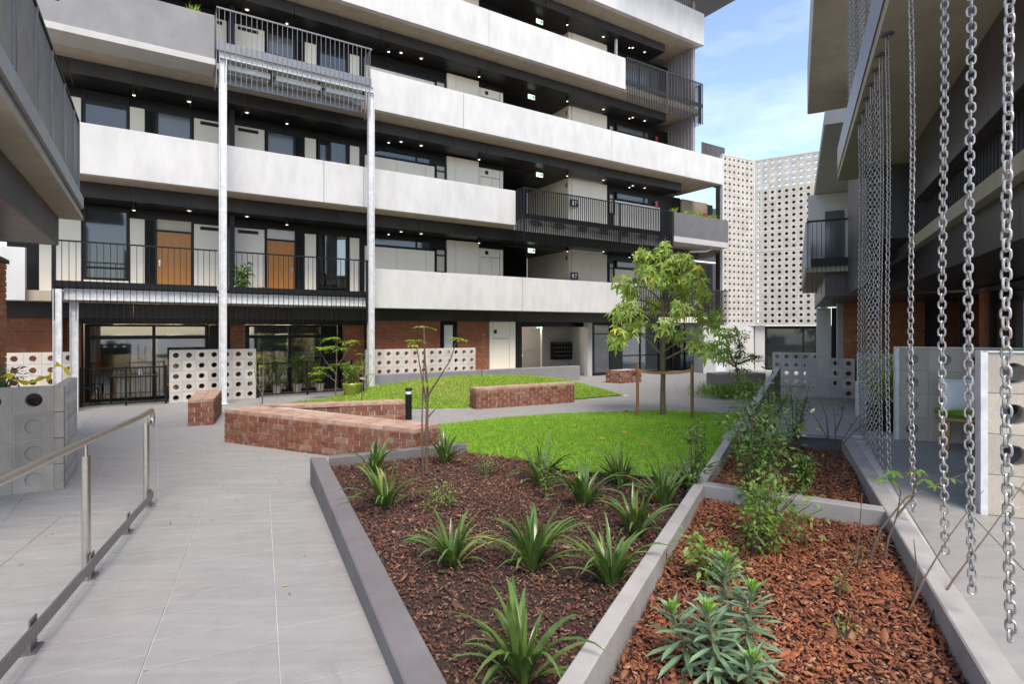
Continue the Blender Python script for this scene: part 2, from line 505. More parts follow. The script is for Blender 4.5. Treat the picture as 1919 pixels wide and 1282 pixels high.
M['grass'] = leaf_mat("bright_turf_grass", (0.15,0.31,0.022), (0.34,0.55,0.06), (0.36,0.36,0.08), 0.5, True, 0.35)
M['grass_dry'] = leaf_mat("patchy_turf_grass", (0.16,0.29,0.028), (0.36,0.50,0.07), (0.50,0.42,0.13), 0.5, True, 0.3)
M['strap'] = leaf_mat("strappy_leaf", (0.05,0.095,0.022), (0.12,0.19,0.05), (0.34,0.32,0.09), 0.24, False, 0.15)
M['euph'] = leaf_mat("blue_green_leaf", (0.085,0.15,0.085), (0.15,0.235,0.13), None, 0.5, False, 0.15)
M['euph_n'] = leaf_mat("fresh_green_leaf", (0.15,0.30,0.05), (0.24,0.40,0.08), None, 0.45, False, 0.25)
M['euph_a'] = leaf_mat('grey_green_leaf', (0.085,0.12,0.06), (0.17,0.21,0.11), None, 0.5, True, 0.15)
M['shrub'] = leaf_mat("glossy_shrub_leaf", (0.05,0.11,0.024), (0.14,0.235,0.05), (0.30,0.38,0.09), 0.3, True, 0.2)
M['shrub2'] = leaf_mat("mid_green_leaf", (0.075,0.15,0.026), (0.19,0.29,0.055), (0.32,0.38,0.08), 0.4, True, 0.25)
M['lime'] = leaf_mat("lime_feather_leaf", (0.17,0.30,0.025), (0.32,0.46,0.05), (0.5,0.5,0.08), 0.45, True, 0.35)
M['tree'] = leaf_mat("lobed_tree_leaf", (0.16,0.26,0.045), (0.42,0.52,0.13), (0.85,0.60,0.03), 0.30, False, 0.3)
M['tree_a'] = leaf_mat("lobed_tree_leaf_joined", (0.16,0.26,0.045), (0.42,0.52,0.13), (0.85,0.60,0.03), 0.30, True, 0.3)
M['chain'] = simple("galvanised_chain", (0.36, 0.34, 0.33), 0.42, 0.7, var=0.25, scale=30, rnd_var=0.1)
M['lilac'] = simple("lilac_grey_panel", (0.24, 0.225, 0.24), 0.5, var=0.1, scale=2)
M['pot'] = simple("olive_glazed_pot", (0.17, 0.19, 0.03), 0.25, var=0.2, scale=8)
M['cushion'] = simple("white_cushion_cloth", (0.74, 0.73, 0.72), 0.9, var=0.05, scale=12)

# ------------------------------------------------------------------ place geometry
FX = Vector((0.84313, 0.53770)); FN = Vector((-0.53770, 0.84313))   # along the facade, into the facade
FO = Vector((-4.5556, 17.2539)); FROT = math.atan2(FX.y, FX.x)
RX = Vector((0.4505, 0.8928)); RN = Vector((-0.8928, 0.4505))       # along the right wing, out of it
RO = Vector((0.82, 0.0)); RROT = math.atan2(RX.y, RX.x)
def fw(t, n): p = FO + FX*t + FN*n; return p.x, p.y
def rw(s, o): p = RO + RX*s + RN*o; return p.x, p.y
def to_f(X, Y): d = Vector((X, Y)) - FO; return d.dot(FX), d.dot(FN)
def to_r(X, Y): d = Vector((X, Y)) - RO; return d.dot(RX), d.dot(RN)

def base_h(X, Y): return max(0.0, min(0.2, 0.022*(15-Y)))
def court_h(X, Y):
    s = (X+2.23)*0.408-(Y-6.24)*0.913
    return min(0.62, 0.2+0.042*s) if s > 0 else base_h(X, Y)
def path_h(X, Y): return max(0.0, min(0.6, 0.6-0.072*(Y-7.2)))
def is_path(X, Y): return X > 0.512*Y-0.80 and Y < 17.5
def ground_h(X, Y): return path_h(X, Y) if is_path(X, Y) else court_h(X, Y)
def lawn_h(X, Y): return 0.035+max(0.0, min(1.0, (13-Y)/6.7))*0.38

def inside(poly, x, y):
    c = False; j = len(poly)-1
    for i in range(len(poly)):
        xi, yi = poly[i]; xj, yj = poly[j]
        if (yi > y) != (yj > y) and x < (xj-xi)*(y-yi)/(yj-yi)+xi: c = not c
        j = i
    return c

def sample_poly(poly, n):
    p = np.array(poly); lo, hi = p.min(0), p.max(0)
    out = np.zeros((0, 2))
    while len(out) < n:
        q = nrng.uniform(lo, hi, (n*2, 2))
        c = np.zeros(len(q), bool); j = len(p)-1
        for i in range(len(p)):
            xi, yi = p[i]; xj, yj = p[j]
            with np.errstate(divide='ignore', invalid='ignore'):
                cond = ((yi > q[:,1]) != (yj > q[:,1])) & (q[:,0] < (xj-xi)*(q[:,1]-yi)/(yj-yi+1e-12)+xi)
            c ^= cond; j = i
        out = np.concatenate([out, q[c]])
    return out[:n]
# ================================================================== GROUND
def axis_vals(lo, hi, f0, f1, step):
    a = list(np.arange(f0, f1+1e-6, step))
    return [lo, lo*0.5+f0*0.5] + a + [hi*0.5+f1*0.5, hi]
gx = axis_vals(-220, 220, -14, 20, 0.4); gy = axis_vals(-120, 260, -4, 30, 0.4)
def in_beds(x, y):
    return y < 7.9 and y > -4 and x > -2.1+(6.5-y)*0.4545 and x < 0.98+0.4715*y and not (y > 7.3 and x > 3.4)
vs = [(x, y, -0.2 if in_beds(x, y) else ground_h(x, y)-0.006) for y in gy for x in gx]
nx = len(gx)
fs = [(j*nx+i, j*nx+i+1, (j+1)*nx+i+1, (j+1)*nx+i) for j in range(len(gy)-1) for i in range(nx-1)]
me = bpy.data.meshes.new("ground"); me.from_pydata(vs, [], fs); me.materials.append(M['grout'])
structure(link("ground", me))

# planting outlines (world metres), used for tile clipping as well
LAWN = [(-0.64,7.33),(0.26,6.64),(0.59,6.19),(1.36,5.96),(1.85,5.71),(3.90,9.70),(5.30,12.45),(3.63,13.45),(1.11,12.75),(-0.22,11.78),(-1.38,10.5),(-1.02,8.3)]
MOUND = [(-5.94,14.87),(-4.2,14.75),(-2.32,13.65),(-1.04,13.85),(1.74,15.69),(3.34,16.7),(1.95,19.4),(1.9,20.9),(-4.3,16.75),(-4.75,16.2)]
BED_L = [(-2.2,6.45),(-0.25,2.0),(0.2,1.9),(1.63,5.0),(1.9,5.75),(1.36,5.96),(0.59,6.19),(0.26,6.64),(-0.62,7.3)]
BED_R = [(0.2,1.9),(1.80,1.9),(2.83,4.21),(1.63,4.97)]
BED_F = [(1.70,5.1),(2.90,4.43),(4.12,6.98),(3.62,7.35),(2.98,7.6)]

pav_court = structure(thing("pavement", "x", None)); del pav_court["label"]
ramp_pav = structure(thing("ramp_pavement", "x", None)); del ramp_pav["label"]
path_pav = structure(thing("terrace_pavement", "x", None)); del path_pav["label"]

def in_any(x, y): return inside(LAWN, x, y) or inside(MOUND, x, y)

def tiles(parent, org, ax, w, l, i0, i1, j0, j1, hfun, keep, limit, stagger=0.5, clip=None):
    ay = Vector((-ax.y, ax.x))
    gap = 0.003
    cand = []
    for i in range(i0, i1):
        for j in range(j0, j1):
            off = (stagger*l if i % 2 else 0)
            cs = []
            for (a, b) in ((0,0),(1,0),(1,1),(0,1)):
                u = i*w + (gap if a == 0 else w-gap); v = j*l+off + (gap if b == 0 else l-gap)
                p = org + ax*u + ay*v
                cs.append((p.x, p.y))
            cx = sum(c[0] for c in cs)/4; cy = sum(c[1] for c in cs)/4
            if clip:
                out = []
                for k in range(len(cs)):
                    a, b = cs[k-1], cs[k]
                    da, db = clip(*a), clip(*b)
                    if (da <= 0) != (db <= 0):
                        q = da/(da-db); out.append((a[0]+(b[0]-a[0])*q, a[1]+(b[1]-a[1])*q))
                    if db <= 0: out.append(b)
                cs = out
                if len(cs) < 3: continue
                cx = sum(c[0] for c in cs)/len(cs); cy = sum(c[1] for c in cs)/len(cs)
            if not keep(cx, cy): continue
            cand.append((math.hypot(cx, cy) if cy > 0.8 else 999, cs))
    cand.sort(key=lambda c: c[0])
    def tilemesh(cs, mb, rv):
        m = len(cs)
        zj = rnd.uniform(-0.0012, 0.0012)
        zs = [hfun(*c)+zj for c in cs]
        gx_ = sum(c[0] for c in cs)/m; gy_ = sum(c[1] for c in cs)/m
        cc = [(c[0]*0.99+gx_*0.01, c[1]*0.99+gy_*0.01) for c in cs]
        v = [(cs[k][0], cs[k][1], zs[k]-0.02) for k in range(m)]+[(cs[k][0], cs[k][1], zs[k]-0.0015) for k in range(m)]+[(cc[k][0], cc[k][1], zs[k]) for k in range(m)]
        f = [tuple(range(2*m, 3*m))]+[(a+k, a+(k+1)%m, a+m+(k+1)%m, a+m+k) for a in (0, m) for k in range(m)]
        mb.add(v, f, rv)
    for d, cs in cand[:limit]:
        mb = MB(); tilemesh(cs, mb, 0.5); mb.build("paver", M['tile'], parent)
    if len(cand) > limit:
        mb = MB()
        for d, cs in cand[limit:]: tilemesh(cs, mb, rnd.random())
        stuff(mb.build("paver_field", M['tile_a'], parent, attr=True))

RAMP_AX = Vector((0.913, 0.408))          # across the ramp
HINGE = Vector((-2.23, 6.24))
def ramp_s(X, Y): return (X-HINGE.x)*0.408-(Y-HINGE.y)*0.913
# planter outer edge direction (left side of the ramp boundary)
def keep_ramp(x, y): return ramp_s(x, y) > 0.05 and y > 0.4 and x > -8.5 and x < -2.25+(6.5-y)*0.4545+0.25 and y < 8
tiles(ramp_pav, HINGE-RAMP_AX*0.43, RAMP_AX, 0.6, 0.3, -12, 4, -26, 1, court_h, keep_ramp, 290, 0.5, lambda x, y: -ramp_s(x, y)+0.003)
def keep_court(x, y):
    if in_any(x, y) or is_path(x, y): return False
    t, n = to_f(x, y)
    if n > 1.7 or t < -13 or t > 19: return False
    if x > -2.2 and y < 7.5: return False
    return True
tiles(pav_court, Vector((-4.5556, 17.2539)), FX, 0.6, 0.3, -22, 34, -52, 7, court_h, keep_court, 290, 0.5, lambda x, y: ramp_s(x, y)+0.003)
def keep_path(x, y):
    s, o = to_r(x, y)
    if not is_path(x, y) or y > 17.4 or o < -5: return False
    if y < 7.3 and o > -0.1: return False
    return y > 0.8 and x < 14
tiles(path_pav, Vector(rw(0, -0.03)), RX, 0.6, 0.4, -2, 33, -14, 9, path_h, keep_path, 290, 0.0)

# ================================================================== LAWNS AND BEDS
def sheet(name, poly, hfun, mat, drop=0.0, res=0.25):
    p = np.array(poly); lo = p.min(0); hi = p.max(0)
    import bmesh
    bm = bmesh.new()
    f = bm.faces.new([bm.verts.new((x, y, 0)) for x, y in poly])
    geo = lambda: bm.verts[:]+bm.edges[:]+bm.faces[:]
    for k in range(1, int((hi[0]-lo[0])/res)+1):
        bmesh.ops.bisect_plane(bm, geom=geo(), plane_co=(lo[0]+k*res, 0, 0), plane_no=(1, 0, 0))
    for k in range(1, int((hi[1]-lo[1])/res)+1):
        bmesh.ops.bisect_plane(bm, geom=geo(), plane_co=(0, lo[1]+k*res, 0), plane_no=(0, 1, 0))
    for v in bm.verts: v.co.z = hfun(v.co.x, v.co.y)-drop
    me = bpy.data.meshes.new(name); bm.to_mesh(me); bm.free()
    if me.polygons and me.polygons[0].normal.z < 0: me.flip_normals()
    me.materials.append(mat)
    return link(name, me)

def mound_h(X, Y):
    t, n = to_f(X, Y)
    e = max(0.0, 1-((t-3.0)/4.3)**2)*max(0.0, 1-((n+1.9)/2.6)**2) if n < -1.9 else max(0.0, 1-((t-3.0)/4.3)**2)
    back = min(1.0, max(0.0, (n+4.4)/2.6))
    return 0.02+0.40*max(0, 1-((t-3.2)/4.6)**2)*back
structure(sheet("lawn", LAWN, lawn_h, M['lawnbase']))
structure(sheet("lawn_mound", MOUND, mound_h, M['lawnbase']))
def bedl_h(X, Y): return 0.37+0.02*math.sin(3.1*X+1.7*Y)*math.cos(2.3*Y-1.1*X)+(0.03 if Y < 5 else 0)
def bedr_h(X, Y): return 0.455+0.02*math.sin(2.9*X+2.1*Y)*math.cos(2.6*Y)
def bedf_h(X, Y): return 0.45+0.02*math.sin(3.3*X+1.5*Y)
for nm, P, h in (("mulch_bed", BED_L, bedl_h), ("mulch_bed", BED_R, bedr_h), ("mulch_bed", BED_F, bedf_h)):
    structure(sheet(nm, P, h, M['soil']))

DRY = [(-1.9,16.1,1.1,0.75),(-0.9,15.3,0.6,0.5),(0.6,17.0,0.7,0.35),(-3.2,15.6,0.6,0.3),(1.2,11.2,0.5,0.3),(3.6,12.4,0.55,0.35),(2.4,12.9,0.35,0.3),(-0.4,9.6,0.35,0.2),(0.4,8.2,0.4,0.15),(2.9,9.4,0.4,0.2),(1.9,7.4,0.35,0.15)]
def grass(name, poly, hfun, n, hmin, hmax, wid, mat, label):
    q = sample_poly(poly, n)
    z = np.array([hfun(x, y) for x, y in q])
    a = nrng.uniform(0, 2*np.pi, n); hh = nrng.uniform(hmin, hmax, n)
    lean = nrng.normal(0, 0.45, (n, 2))*hh[:, None]
    w = wid*nrng.uniform(0.7, 1.3, n)
    dx, dy = np.cos(a)*w, np.sin(a)*w
    b = np.stack([q[:,0], q[:,1], z-0.004], 1)
    v = np.zeros((n, 5, 3))
    v[:,0] = b+np.stack([-dx, -dy, 0*dx], 1); v[:,1] = b+np.stack([dx, dy, 0*dx], 1)
    mid = b+np.stack([lean[:,0]*0.4, lean[:,1]*0.4, hh*0.6], 1)
    v[:,2] = mid+np.stack([dx*0.8, dy*0.8, 0*dx], 1); v[:,3] = mid-np.stack([dx*0.8, dy*0.8, 0*dx], 1)
    v[:,4] = b+np.stack([lean[:,0], lean[:,1], hh*0.95], 1)
    idx = np.arange(n)[:, None]*5
    fl = np.concatenate([idx+np.array([[0,1,2,3]]), idx+np.array([[3,2,4]])], 1).ravel()
    sz = np.tile([4, 3], n)
    patch = 0.5+0.5*np.sin(q[:,0]*2.1+1.3*np.sin(q[:,1]*1.7))*np.cos(q[:,1]*1.9)
    rv = np.clip(nrng.beta(2, 2, n)*0.62+0.30*patch, 0, 0.92)
    for (px_, py_, rad_, amt_) in DRY:
        g_ = np.exp(-((q[:,0]-px_)**2+((q[:,1]-py_)*0.8)**2)/rad_**2)*amt_
        rv = np.where(nrng.random(n) < g_, 0.99, rv)
    o = link(name, np_mesh(name, v.reshape(-1, 3), fl, sz, mat, np.repeat(rv, 2)))
    tag(o, label, "grass", kind="stuff")
grass("lawn_grass", LAWN, lawn_h, 95000, 0.025, 0.06, 0.0032, M['grass'], "bright green mown grass of the level lawn around the staked tree")
grass("mound_grass", MOUND, mound_h, 55000, 0.03, 0.075, 0.0055, M['grass_dry'], "green and straw patched grass on the low mound behind the brick bench")

def chips(name, poly, hfun, n, lmin, lmax, mat, label, layers=0.02):
    q = sample_poly(poly, n)
    z = np.array([hfun(x, y) for x, y in q])+nrng.uniform(0.0, layers, n)
    L = nrng.uniform(lmin, lmax, n)*np.where(nrng.random(n) < 0.04, 2.2, 1.0); W = L*nrng.uniform(0.28, 0.6, n); T = nrng.uniform(0.002, 0.005, n)
    base = np.array([[-.5,-.22,0],[0.05,-.5,0],[.5,-.18,0],[.42,.3,0],[-.1,.5,0],[-.46,.2,0]])
    v = np.zeros((n, 12, 3))
    jig = nrng.uniform(0.75, 1.25, (n, 6, 2))
    sh = base[None, :, :2]*jig
    v[:, :6, 0] = sh[:,:,0]*L[:,None]; v[:, :6, 1] = sh[:,:,1]*W[:,None]
    v[:, 6:, 0] = v[:, :6, 0]*0.9; v[:, 6:, 1] = v[:, :6, 1]*0.85
    v[:, 6:, 2] = T[:,None]+nrng.uniform(0, 0.002, (n, 6))
    curl = (v[:,:,0]**2)*nrng.uniform(-3, 6, n)[:,None]; v[:,:,2] += curl
    az = nrng.uniform(0, 2*np.pi, n); tx = nrng.normal(0, 0.38, n); ty = nrng.normal(0, 0.38, n)
    x, y, zz = v[:,:,0], v[:,:,1], v[:,:,2]
    y2 = y*np.cos(tx)[:,None]-zz*np.sin(tx)[:,None]; z2 = y*np.sin(tx)[:,None]+zz*np.cos(tx)[:,None]
    x3 = x*np.cos(ty)[:,None]+z2*np.sin(ty)[:,None]; z3 = -x*np.sin(ty)[:,None]+z2*np.cos(ty)[:,None]
    x4 = x3*np.cos(az)[:,None]-y2*np.sin(az)[:,None]; y4 = x3*np.sin(az)[:,None]+y2*np.cos(az)[:,None]
    V = np.stack([x4+q[:,0][:,None], y4+q[:,1][:,None], z3+z[:,None]], 2)
    f = [[6,7,8,9,10,11]]; s = [6]
    for k in range(6): f.append([k, (k+1)%6, 6+(k+1)%6, 6+k]); s.append(4)
    flat = np.concatenate([np.array(k) for k in f])
    fl = (np.arange(n)[:,None]*12+flat[None]).ravel()
    o = link(name, np_mesh(name, V.reshape(-1,3), fl, np.tile(s, n), mat, np.repeat(nrng.random(n), 7)))
    tag(o, label, "mulch", kind="stuff")
chips("bark_mulch", BED_L, bedl_h, 24000, 0.012, 0.034, M['chips_d'], "dark brown bark chips covering the bed of strappy plants", 0.026)
chips("bark_mulch", BED_R, bedr_h, 15000, 0.014, 0.044, M['chips'], "red brown bark chips in the near bed right of the pale kerb", 0.03)
chips("bark_mulch", BED_F, bedf_h, 9500, 0.013, 0.040, M['chips'], "red brown bark chips in the farther bed behind the cross kerb", 0.026)

# ================================================================== PLANTER WALLS AND KERBS
def rot2(v, a): return Vector((v.x*math.cos(a)-v.y*math.sin(a), v.x*math.sin(a)+v.y*math.cos(a)))
def wall_strip(name, pts_in, pts_out, zb, zt, mat, label, cat="kerb", group=None):
    """wall between two polylines with given bottom (below ground) and top heights"""
    mb = MB()
    n = len(pts_in)
    b = 0.012
    vs = []
    for i in range(n):
        a, c = Vector(pts_in[i]), Vector(pts_out[i])
        d = (c-a).normalized()
        t = zt[i] if isinstance(zt, (list, tuple)) else zt
        for p, z in ((a, zb), (a, t-b), (a+d*b, t), (c-d*b, t), (c, t-b), (c, zb)):
            vs.append((p.x, p.y, z))
    fs = []
    for i in range(n-1):
        for k in range(6):
            fs.append((i*6+k, i*6+(k+1)%6, (i+1)*6+(k+1)%6, (i+1)*6+k))
    fs.append(tuple(range(5, -1, -1))); fs.append(tuple(range((n-1)*6, n*6)))
    mb.add(vs, fs)
    o = mb.build(name, mat)
    bmfix(o)
    return tag(o, label, cat, group)
def bmfix(o):
    import bmesh
    bm = bmesh.new(); bm.from_mesh(o.data); bmesh.ops.recalc_face_normals(bm, faces=bm.faces); bm.to_mesh(o.data); bm.free()

pl = thing("planter_wall", "grey rendered planter wall edging the dark mulch bed beside the ramp", "planter wall", (-2.33, 6.48, 0.19))
def local_wall(name, root, A, B, zb, zt, mat):
    mb = MB(); b = 0.008
    ox, oy, oz = root.location
    vs = []
    for a, c in zip(A, B):
        a, c = Vector(a), Vector(c); d = (c-a).normalized()
        for p, z in ((a, zb), (a, zt-b), (a+d*b, zt), (c-d*b, zt), (c, zt-b), (c, zb)): vs.append((p.x-ox, p.y-oy, z-oz))
    n = len(A); fs = [(i*6+k, i*6+(k+1)%6, (i+1)*6+(k+1)%6, (i+1)*6+k) for i in range(n-1) for k in range(6)]
    fs += [tuple(range(5,-1,-1)), tuple(range((n-1)*6, n*6))]
    mb.add(vs, fs); o = mb.build(name, mat, root); bmfix(o); return o
local_wall("side_wall", pl, [(-2.335,6.49),(0.255,0.8)], [(-2.15,6.478),(0.435,0.8)], 0.05, 0.49, M['planter'])
local_wall("back_wall", pl, [(-2.148,6.582),(-0.62,7.385)], [(-2.115,6.474),(-0.585,7.27)], 0.05, 0.487, M['planter'])

ck = thing("centre_kerb", "long pale concrete kerb running diagonally between the two mulch beds", "kerb", (1.6, 5.0, 0.4))
local_wall("kerb_run", ck, [(-0.53,0.8),(3.0,7.70)], [(-0.43,0.8),(3.085,7.66)], 0.1, 0.60, M['kerb'])
rk = thing("terrace_kerb", "pale concrete kerb along the terrace edge beside the hanging chains", "kerb", (2.9, 4.3, 0.4))
local_wall("kerb_run", rk, [(1.17,0.75),(4.16,7.08)], [(1.29,0.70),(4.27,7.02)], 0.1, 0.603, M['kerb'])
xk = thing("cross_kerb", "short concrete kerb crossing between the near and farther mulch beds", "kerb", (2.2, 4.7, 0.4))
local_wall("kerb_run", xk, [(1.665,4.97),(2.82,4.24)], [(1.735,5.08),(2.875,4.36)], 0.1, 0.597, M['kerb'])
fk = thing("end_kerb", "dark concrete kerb closing the far end of the mulch beds", "kerb", (3.6, 7.4, 0.4))
local_wall("kerb_run", fk, [(3.085,7.66),(4.22,7.06)], [(3.125,7.75),(4.26,7.15)], 0.1, 0.597, M['dark_planter'])
wall_strip("garden_wall", [(3.62,9.0),(7.46,15.9)], [(3.74,8.93),(7.58,15.83)], -0.05, [0.50,0.90], M['edge'], "low white topped concrete wall rising away behind the leafy shrubs", "wall")

mb = MB(); mb.add([(1.27,0.72,0.592),(1.60,0.55,0.592),(4.55,6.85,0.592),(4.24,7.0,0.592)], [(0,1,2,3)])
structure(mb.build("terrace_bedding", M['grout']))
# steel lawn edging between the lawn and the dark mulch
mb = MB()
E_ = [(-0.64,7.30),(0.26,6.62),(0.59,6.17),(1.36,5.94),(1.84,5.72)]
for a, b in zip(E_[:-1], E_[1:]):
    d = (Vector(b)-Vector(a)).normalized(); nn = Vector((-d.y, d.x))*0.006
    mb.prism([(a[0]-nn.x,a[1]-nn.y),(b[0]-nn.x,b[1]-nn.y),(b[0]+nn.x,b[1]+nn.y),(a[0]+nn.x,a[1]+nn.y)], 0.3, [lawn_h(*a)+.004, lawn_h(*b)+.004, lawn_h(*b)+.004, lawn_h(*a)+.004])
tag(mb.build("lawn_edging", M['blackmetal']), "thin dark steel edging between bright lawn and mulch", "edging")

# ================================================================== BRICK BENCH WALLS
def shared_brick(w, d, h):
    key = ("b", round(w,3), round(d,3), round(h,3))
    if key not in _unit:
        mb = MB(); mb.bevel_box(0, w, 0, d, 0, h, 0.006); _unit[key] = mb.mesh("brick", M['brick'])
    return _unit[key]

def brick_run(root, A, B, th, z0, z1, courses, mat=None, blen=0.235, top=True, limit=300, count=[0]):
    """single brick-faced wall from A to B (world xy, face on the right hand side seen from A to B), thickness th inward"""
    A, B = Vector(A), Vector(B); L = (B-A).length; d = (B-A)/L; nrm = Vector((-d.y, d.x))
    rot = math.atan2(d.y, d.x)
    ch = (z1-z0)/courses
    ox, oy, oz = root.location
    j = 0.010
    for c in range(courses):
        x = -(blen*0.5 if c % 2 else 0)
        while x < L-0.03:
            x0, x1 = max(0, x)+j*0.5, min(L, x+blen)-j*0.5
            if x1-x0 > 0.04:
                w = round((x1-x0)/0.02)*0.02
                pr = rnd.uniform(-0.003, 0.003)
                p = A+d*x0+nrm*(0.0+pr)
                o = link("brick", shared_brick(w, 0.10, ch-j), root, (p.x-ox, p.y-oy, z0+c*ch+j*0.5-oz), (rnd.uniform(-.006,.006), rnd.uniform(-.006,.006), rot+rnd.uniform(-.005,.005)))
            x += blen

def core(root, poly, z0, z1, mat, inset=0.006):
    c = Vector((sum(p[0] for p in poly)/len(poly), sum(p[1] for p in poly)/len(poly)))
    pts = []
    n = len(poly)
    for i in range(n):
        p = Vector(poly[i]); a = (Vector(poly[i-1])-p).normalized(); b = (Vector(poly[(i+1)%n])-p).normalized()
        bis = (a+b)
        if bis.length < 0.05: bis = Vector((-b.y, b.x))
        s = abs(a.x*b.y-a.y*b.x)
        pts.append(p+(a+b)*(inset/max(s, 0.2)) if inside(poly, *(p+bis*0.02)) else p-(a+b)*(inset/max(s, 0.2)))
    mb = MB(); ox, oy, oz = root.location
    mb.prism([(p.x-ox, p.y-oy) for p in pts], z0-oz, z1-oz)
    return mb.build("mortar_core", mat, root)

def top_bricks(root, poly, A, B, z, blen=0.075):
    """brick-on-edge capping between long sides A->B with width vector from polygon clip"""
    A0, A1 = Vector(A[0]), Vector(A[1]); B0, B1 = Vector(B[0]), Vector(B[1])
    L = max((A1-A0).length, (B1-B0).length); n = max(2, int(L/0.115))
    ox, oy, oz = root.location
    W = max((B0-A0).length, (B1-A1).length); m = max(1, round(W/0.235))
    g = 0.005
    for i in range(n):
        for k in range(m):
            u0, u1 = i/n, (i+1)/n; off = 0.5/m if (i % 2 and m > 1) else 0
            v0, v1 = k/m, (k+1)/m
            P = []
            for (u, v) in ((u0,v0),(u1,v0),(u1,v1),(u0,v1)):
                a = A0.lerp(A1, u); b = B0.lerp(B1, u); P.append(a.lerp(b, v))
            c = sum(P, Vector((0,0)))/4
            P = [c+(p-c)*(1-g/max((p-c).length, 0.02)) for p in P]
            mb = MB(); zz = z+rnd.uniform(-0.002, 0.002)
            mb.prism([(p.x-c.x, p.y-c.y) for p in P], 0, 0.05)
            me = mb.mesh("brick", M['brick_top'])
            link("brick", me, root, (c.x-ox, c.y-oy, zz-0.05-oz))

# V shaped bench: long arm
wa = thing("brick_bench_wall", "long low red brick seat wall with tapering end beside the ramp foot", "brick wall", (-3.2, 8.6, 0.13))
PA = [(-4.70,9.16),(-1.25,7.30),(-1.00,7.76),(-3.85,9.52)]
core(wa, PA, 0.0, 0.652, M['mortar'], 0.012)
brick_run(wa, PA[0], PA[1], 0.1, 0.10, 0.61, 6)
brick_run(wa, PA[1], PA[2], 0.1, 0.14, 0.61, 6)
top_bricks(wa, PA, ((-4.70,9.16),(-1.25,7.30)), ((-4.45,9.60),(-1.00,7.76)), 0.665)
# V shaped bench: short rear arm
wb = thing("brick_bench_wall", "shorter low brick seat wall behind, meeting the long one in a vee", "brick wall", (-3.0, 10.0, 0.1))
PB = [(-3.80,9.62),(-1.95,10.22),(-2.10,10.52),(-4.45,9.72)]
core(wb, PB, 0.0, 0.63, M['mortar'], 0.012)
brick_run(wb, PB[0], PB[1], 0.1, 0.08, 0.61, 6)
brick_run(wb, PB[1], PB[2], 0.1, 0.08, 0.61, 6)
top_bricks(wb, PB, ((-3.86,9.57),(-1.95,10.22)), ((-4.42,9.78),(-2.10,10.52)), 0.665)
# block C
wc = thing("brick_block_wall", "short tapered brick block receding beside the long seat wall's left end", "brick wall", (-6.2, 11.3, 0.1))
PC = [(-6.28,10.86),(-5.89,11.08),(-6.62,12.80),(-7.08,12.60)]
core(wc, PC, 0.0, 0.585, M['mortar'], 0.012)
brick_run(wc, PC[0], PC[1], 0.1, 0.07, 0.545, 5)
brick_run(wc, PC[1], PC[2], 0.1, 0.07, 0.545, 5)
top_bricks(wc, PC, (PC[1], PC[2]), (PC[0], PC[3]), 0.595)
# wall D
wd = thing("brick_bench_wall", "free standing straight brick seat wall between the two lawns", "brick wall", (0.3, 14.5, 0.0))
PD = [(-0.87,13.58),(1.70,15.16),(1.58,15.58),(-1.06,14.0)]
core(wd, PD, -0.02, 0.518, M['mortar'], 0.012)
brick_run(wd, PD[0], PD[1], 0.1, 0.0, 0.475, 6)
brick_run(wd, PD[3], PD[0], 0.1, 0.0, 0.475, 6)
top_bricks(wd, PD, (PD[0], PD[1]), (PD[3], PD[2]), 0.53)
# wall near the lobby doors
we = thing("brick_stub_wall", "small square brick plinth with black house number beside the lobby door", "brick wall", (4.0, 20.8, 0.0))
PE = [(3.46,20.75),(3.98,20.42),(4.88,21.05),(4.4,21.5)]
core(we, PE, -0.02, 0.46, M['mortar'], 0.01)
brick_run(we, PE[0], PE[1], 0.1, 0.0, 0.47, 5)
brick_run(we, PE[1], PE[2], 0.1, 0.0, 0.47, 5)
txt = bpy.data.curves.new("house_number", 'FONT'); txt.body = "633"; txt.size = 0.15; txt.extrude = 0.006; txt.align_x = 'CENTER'
to = bpy.data.objects.new("house_number", txt)
tmp_me = None
COL.objects.link(to)
bpy.context.view_layer.update()
tmp_me = bpy.data.meshes.new_from_object(to.evaluated_get(bpy.context.evaluated_depsgraph_get()))
bpy.data.objects.remove(to)
tmp_me.materials.append(M['ink'])
dE = (Vector(PE[2])-Vector(PE[1])).normalized(); pE = Vector(PE[1]).lerp(Vector(PE[2]), 0.62)+Vector((dE.y, -dE.x))*0.012
link("house_number", tmp_me, we, (pE.x-4.0, pE.y-20.8, 0.27), (math.radians(90), 0, math.atan2(dE.y, dE.x)))

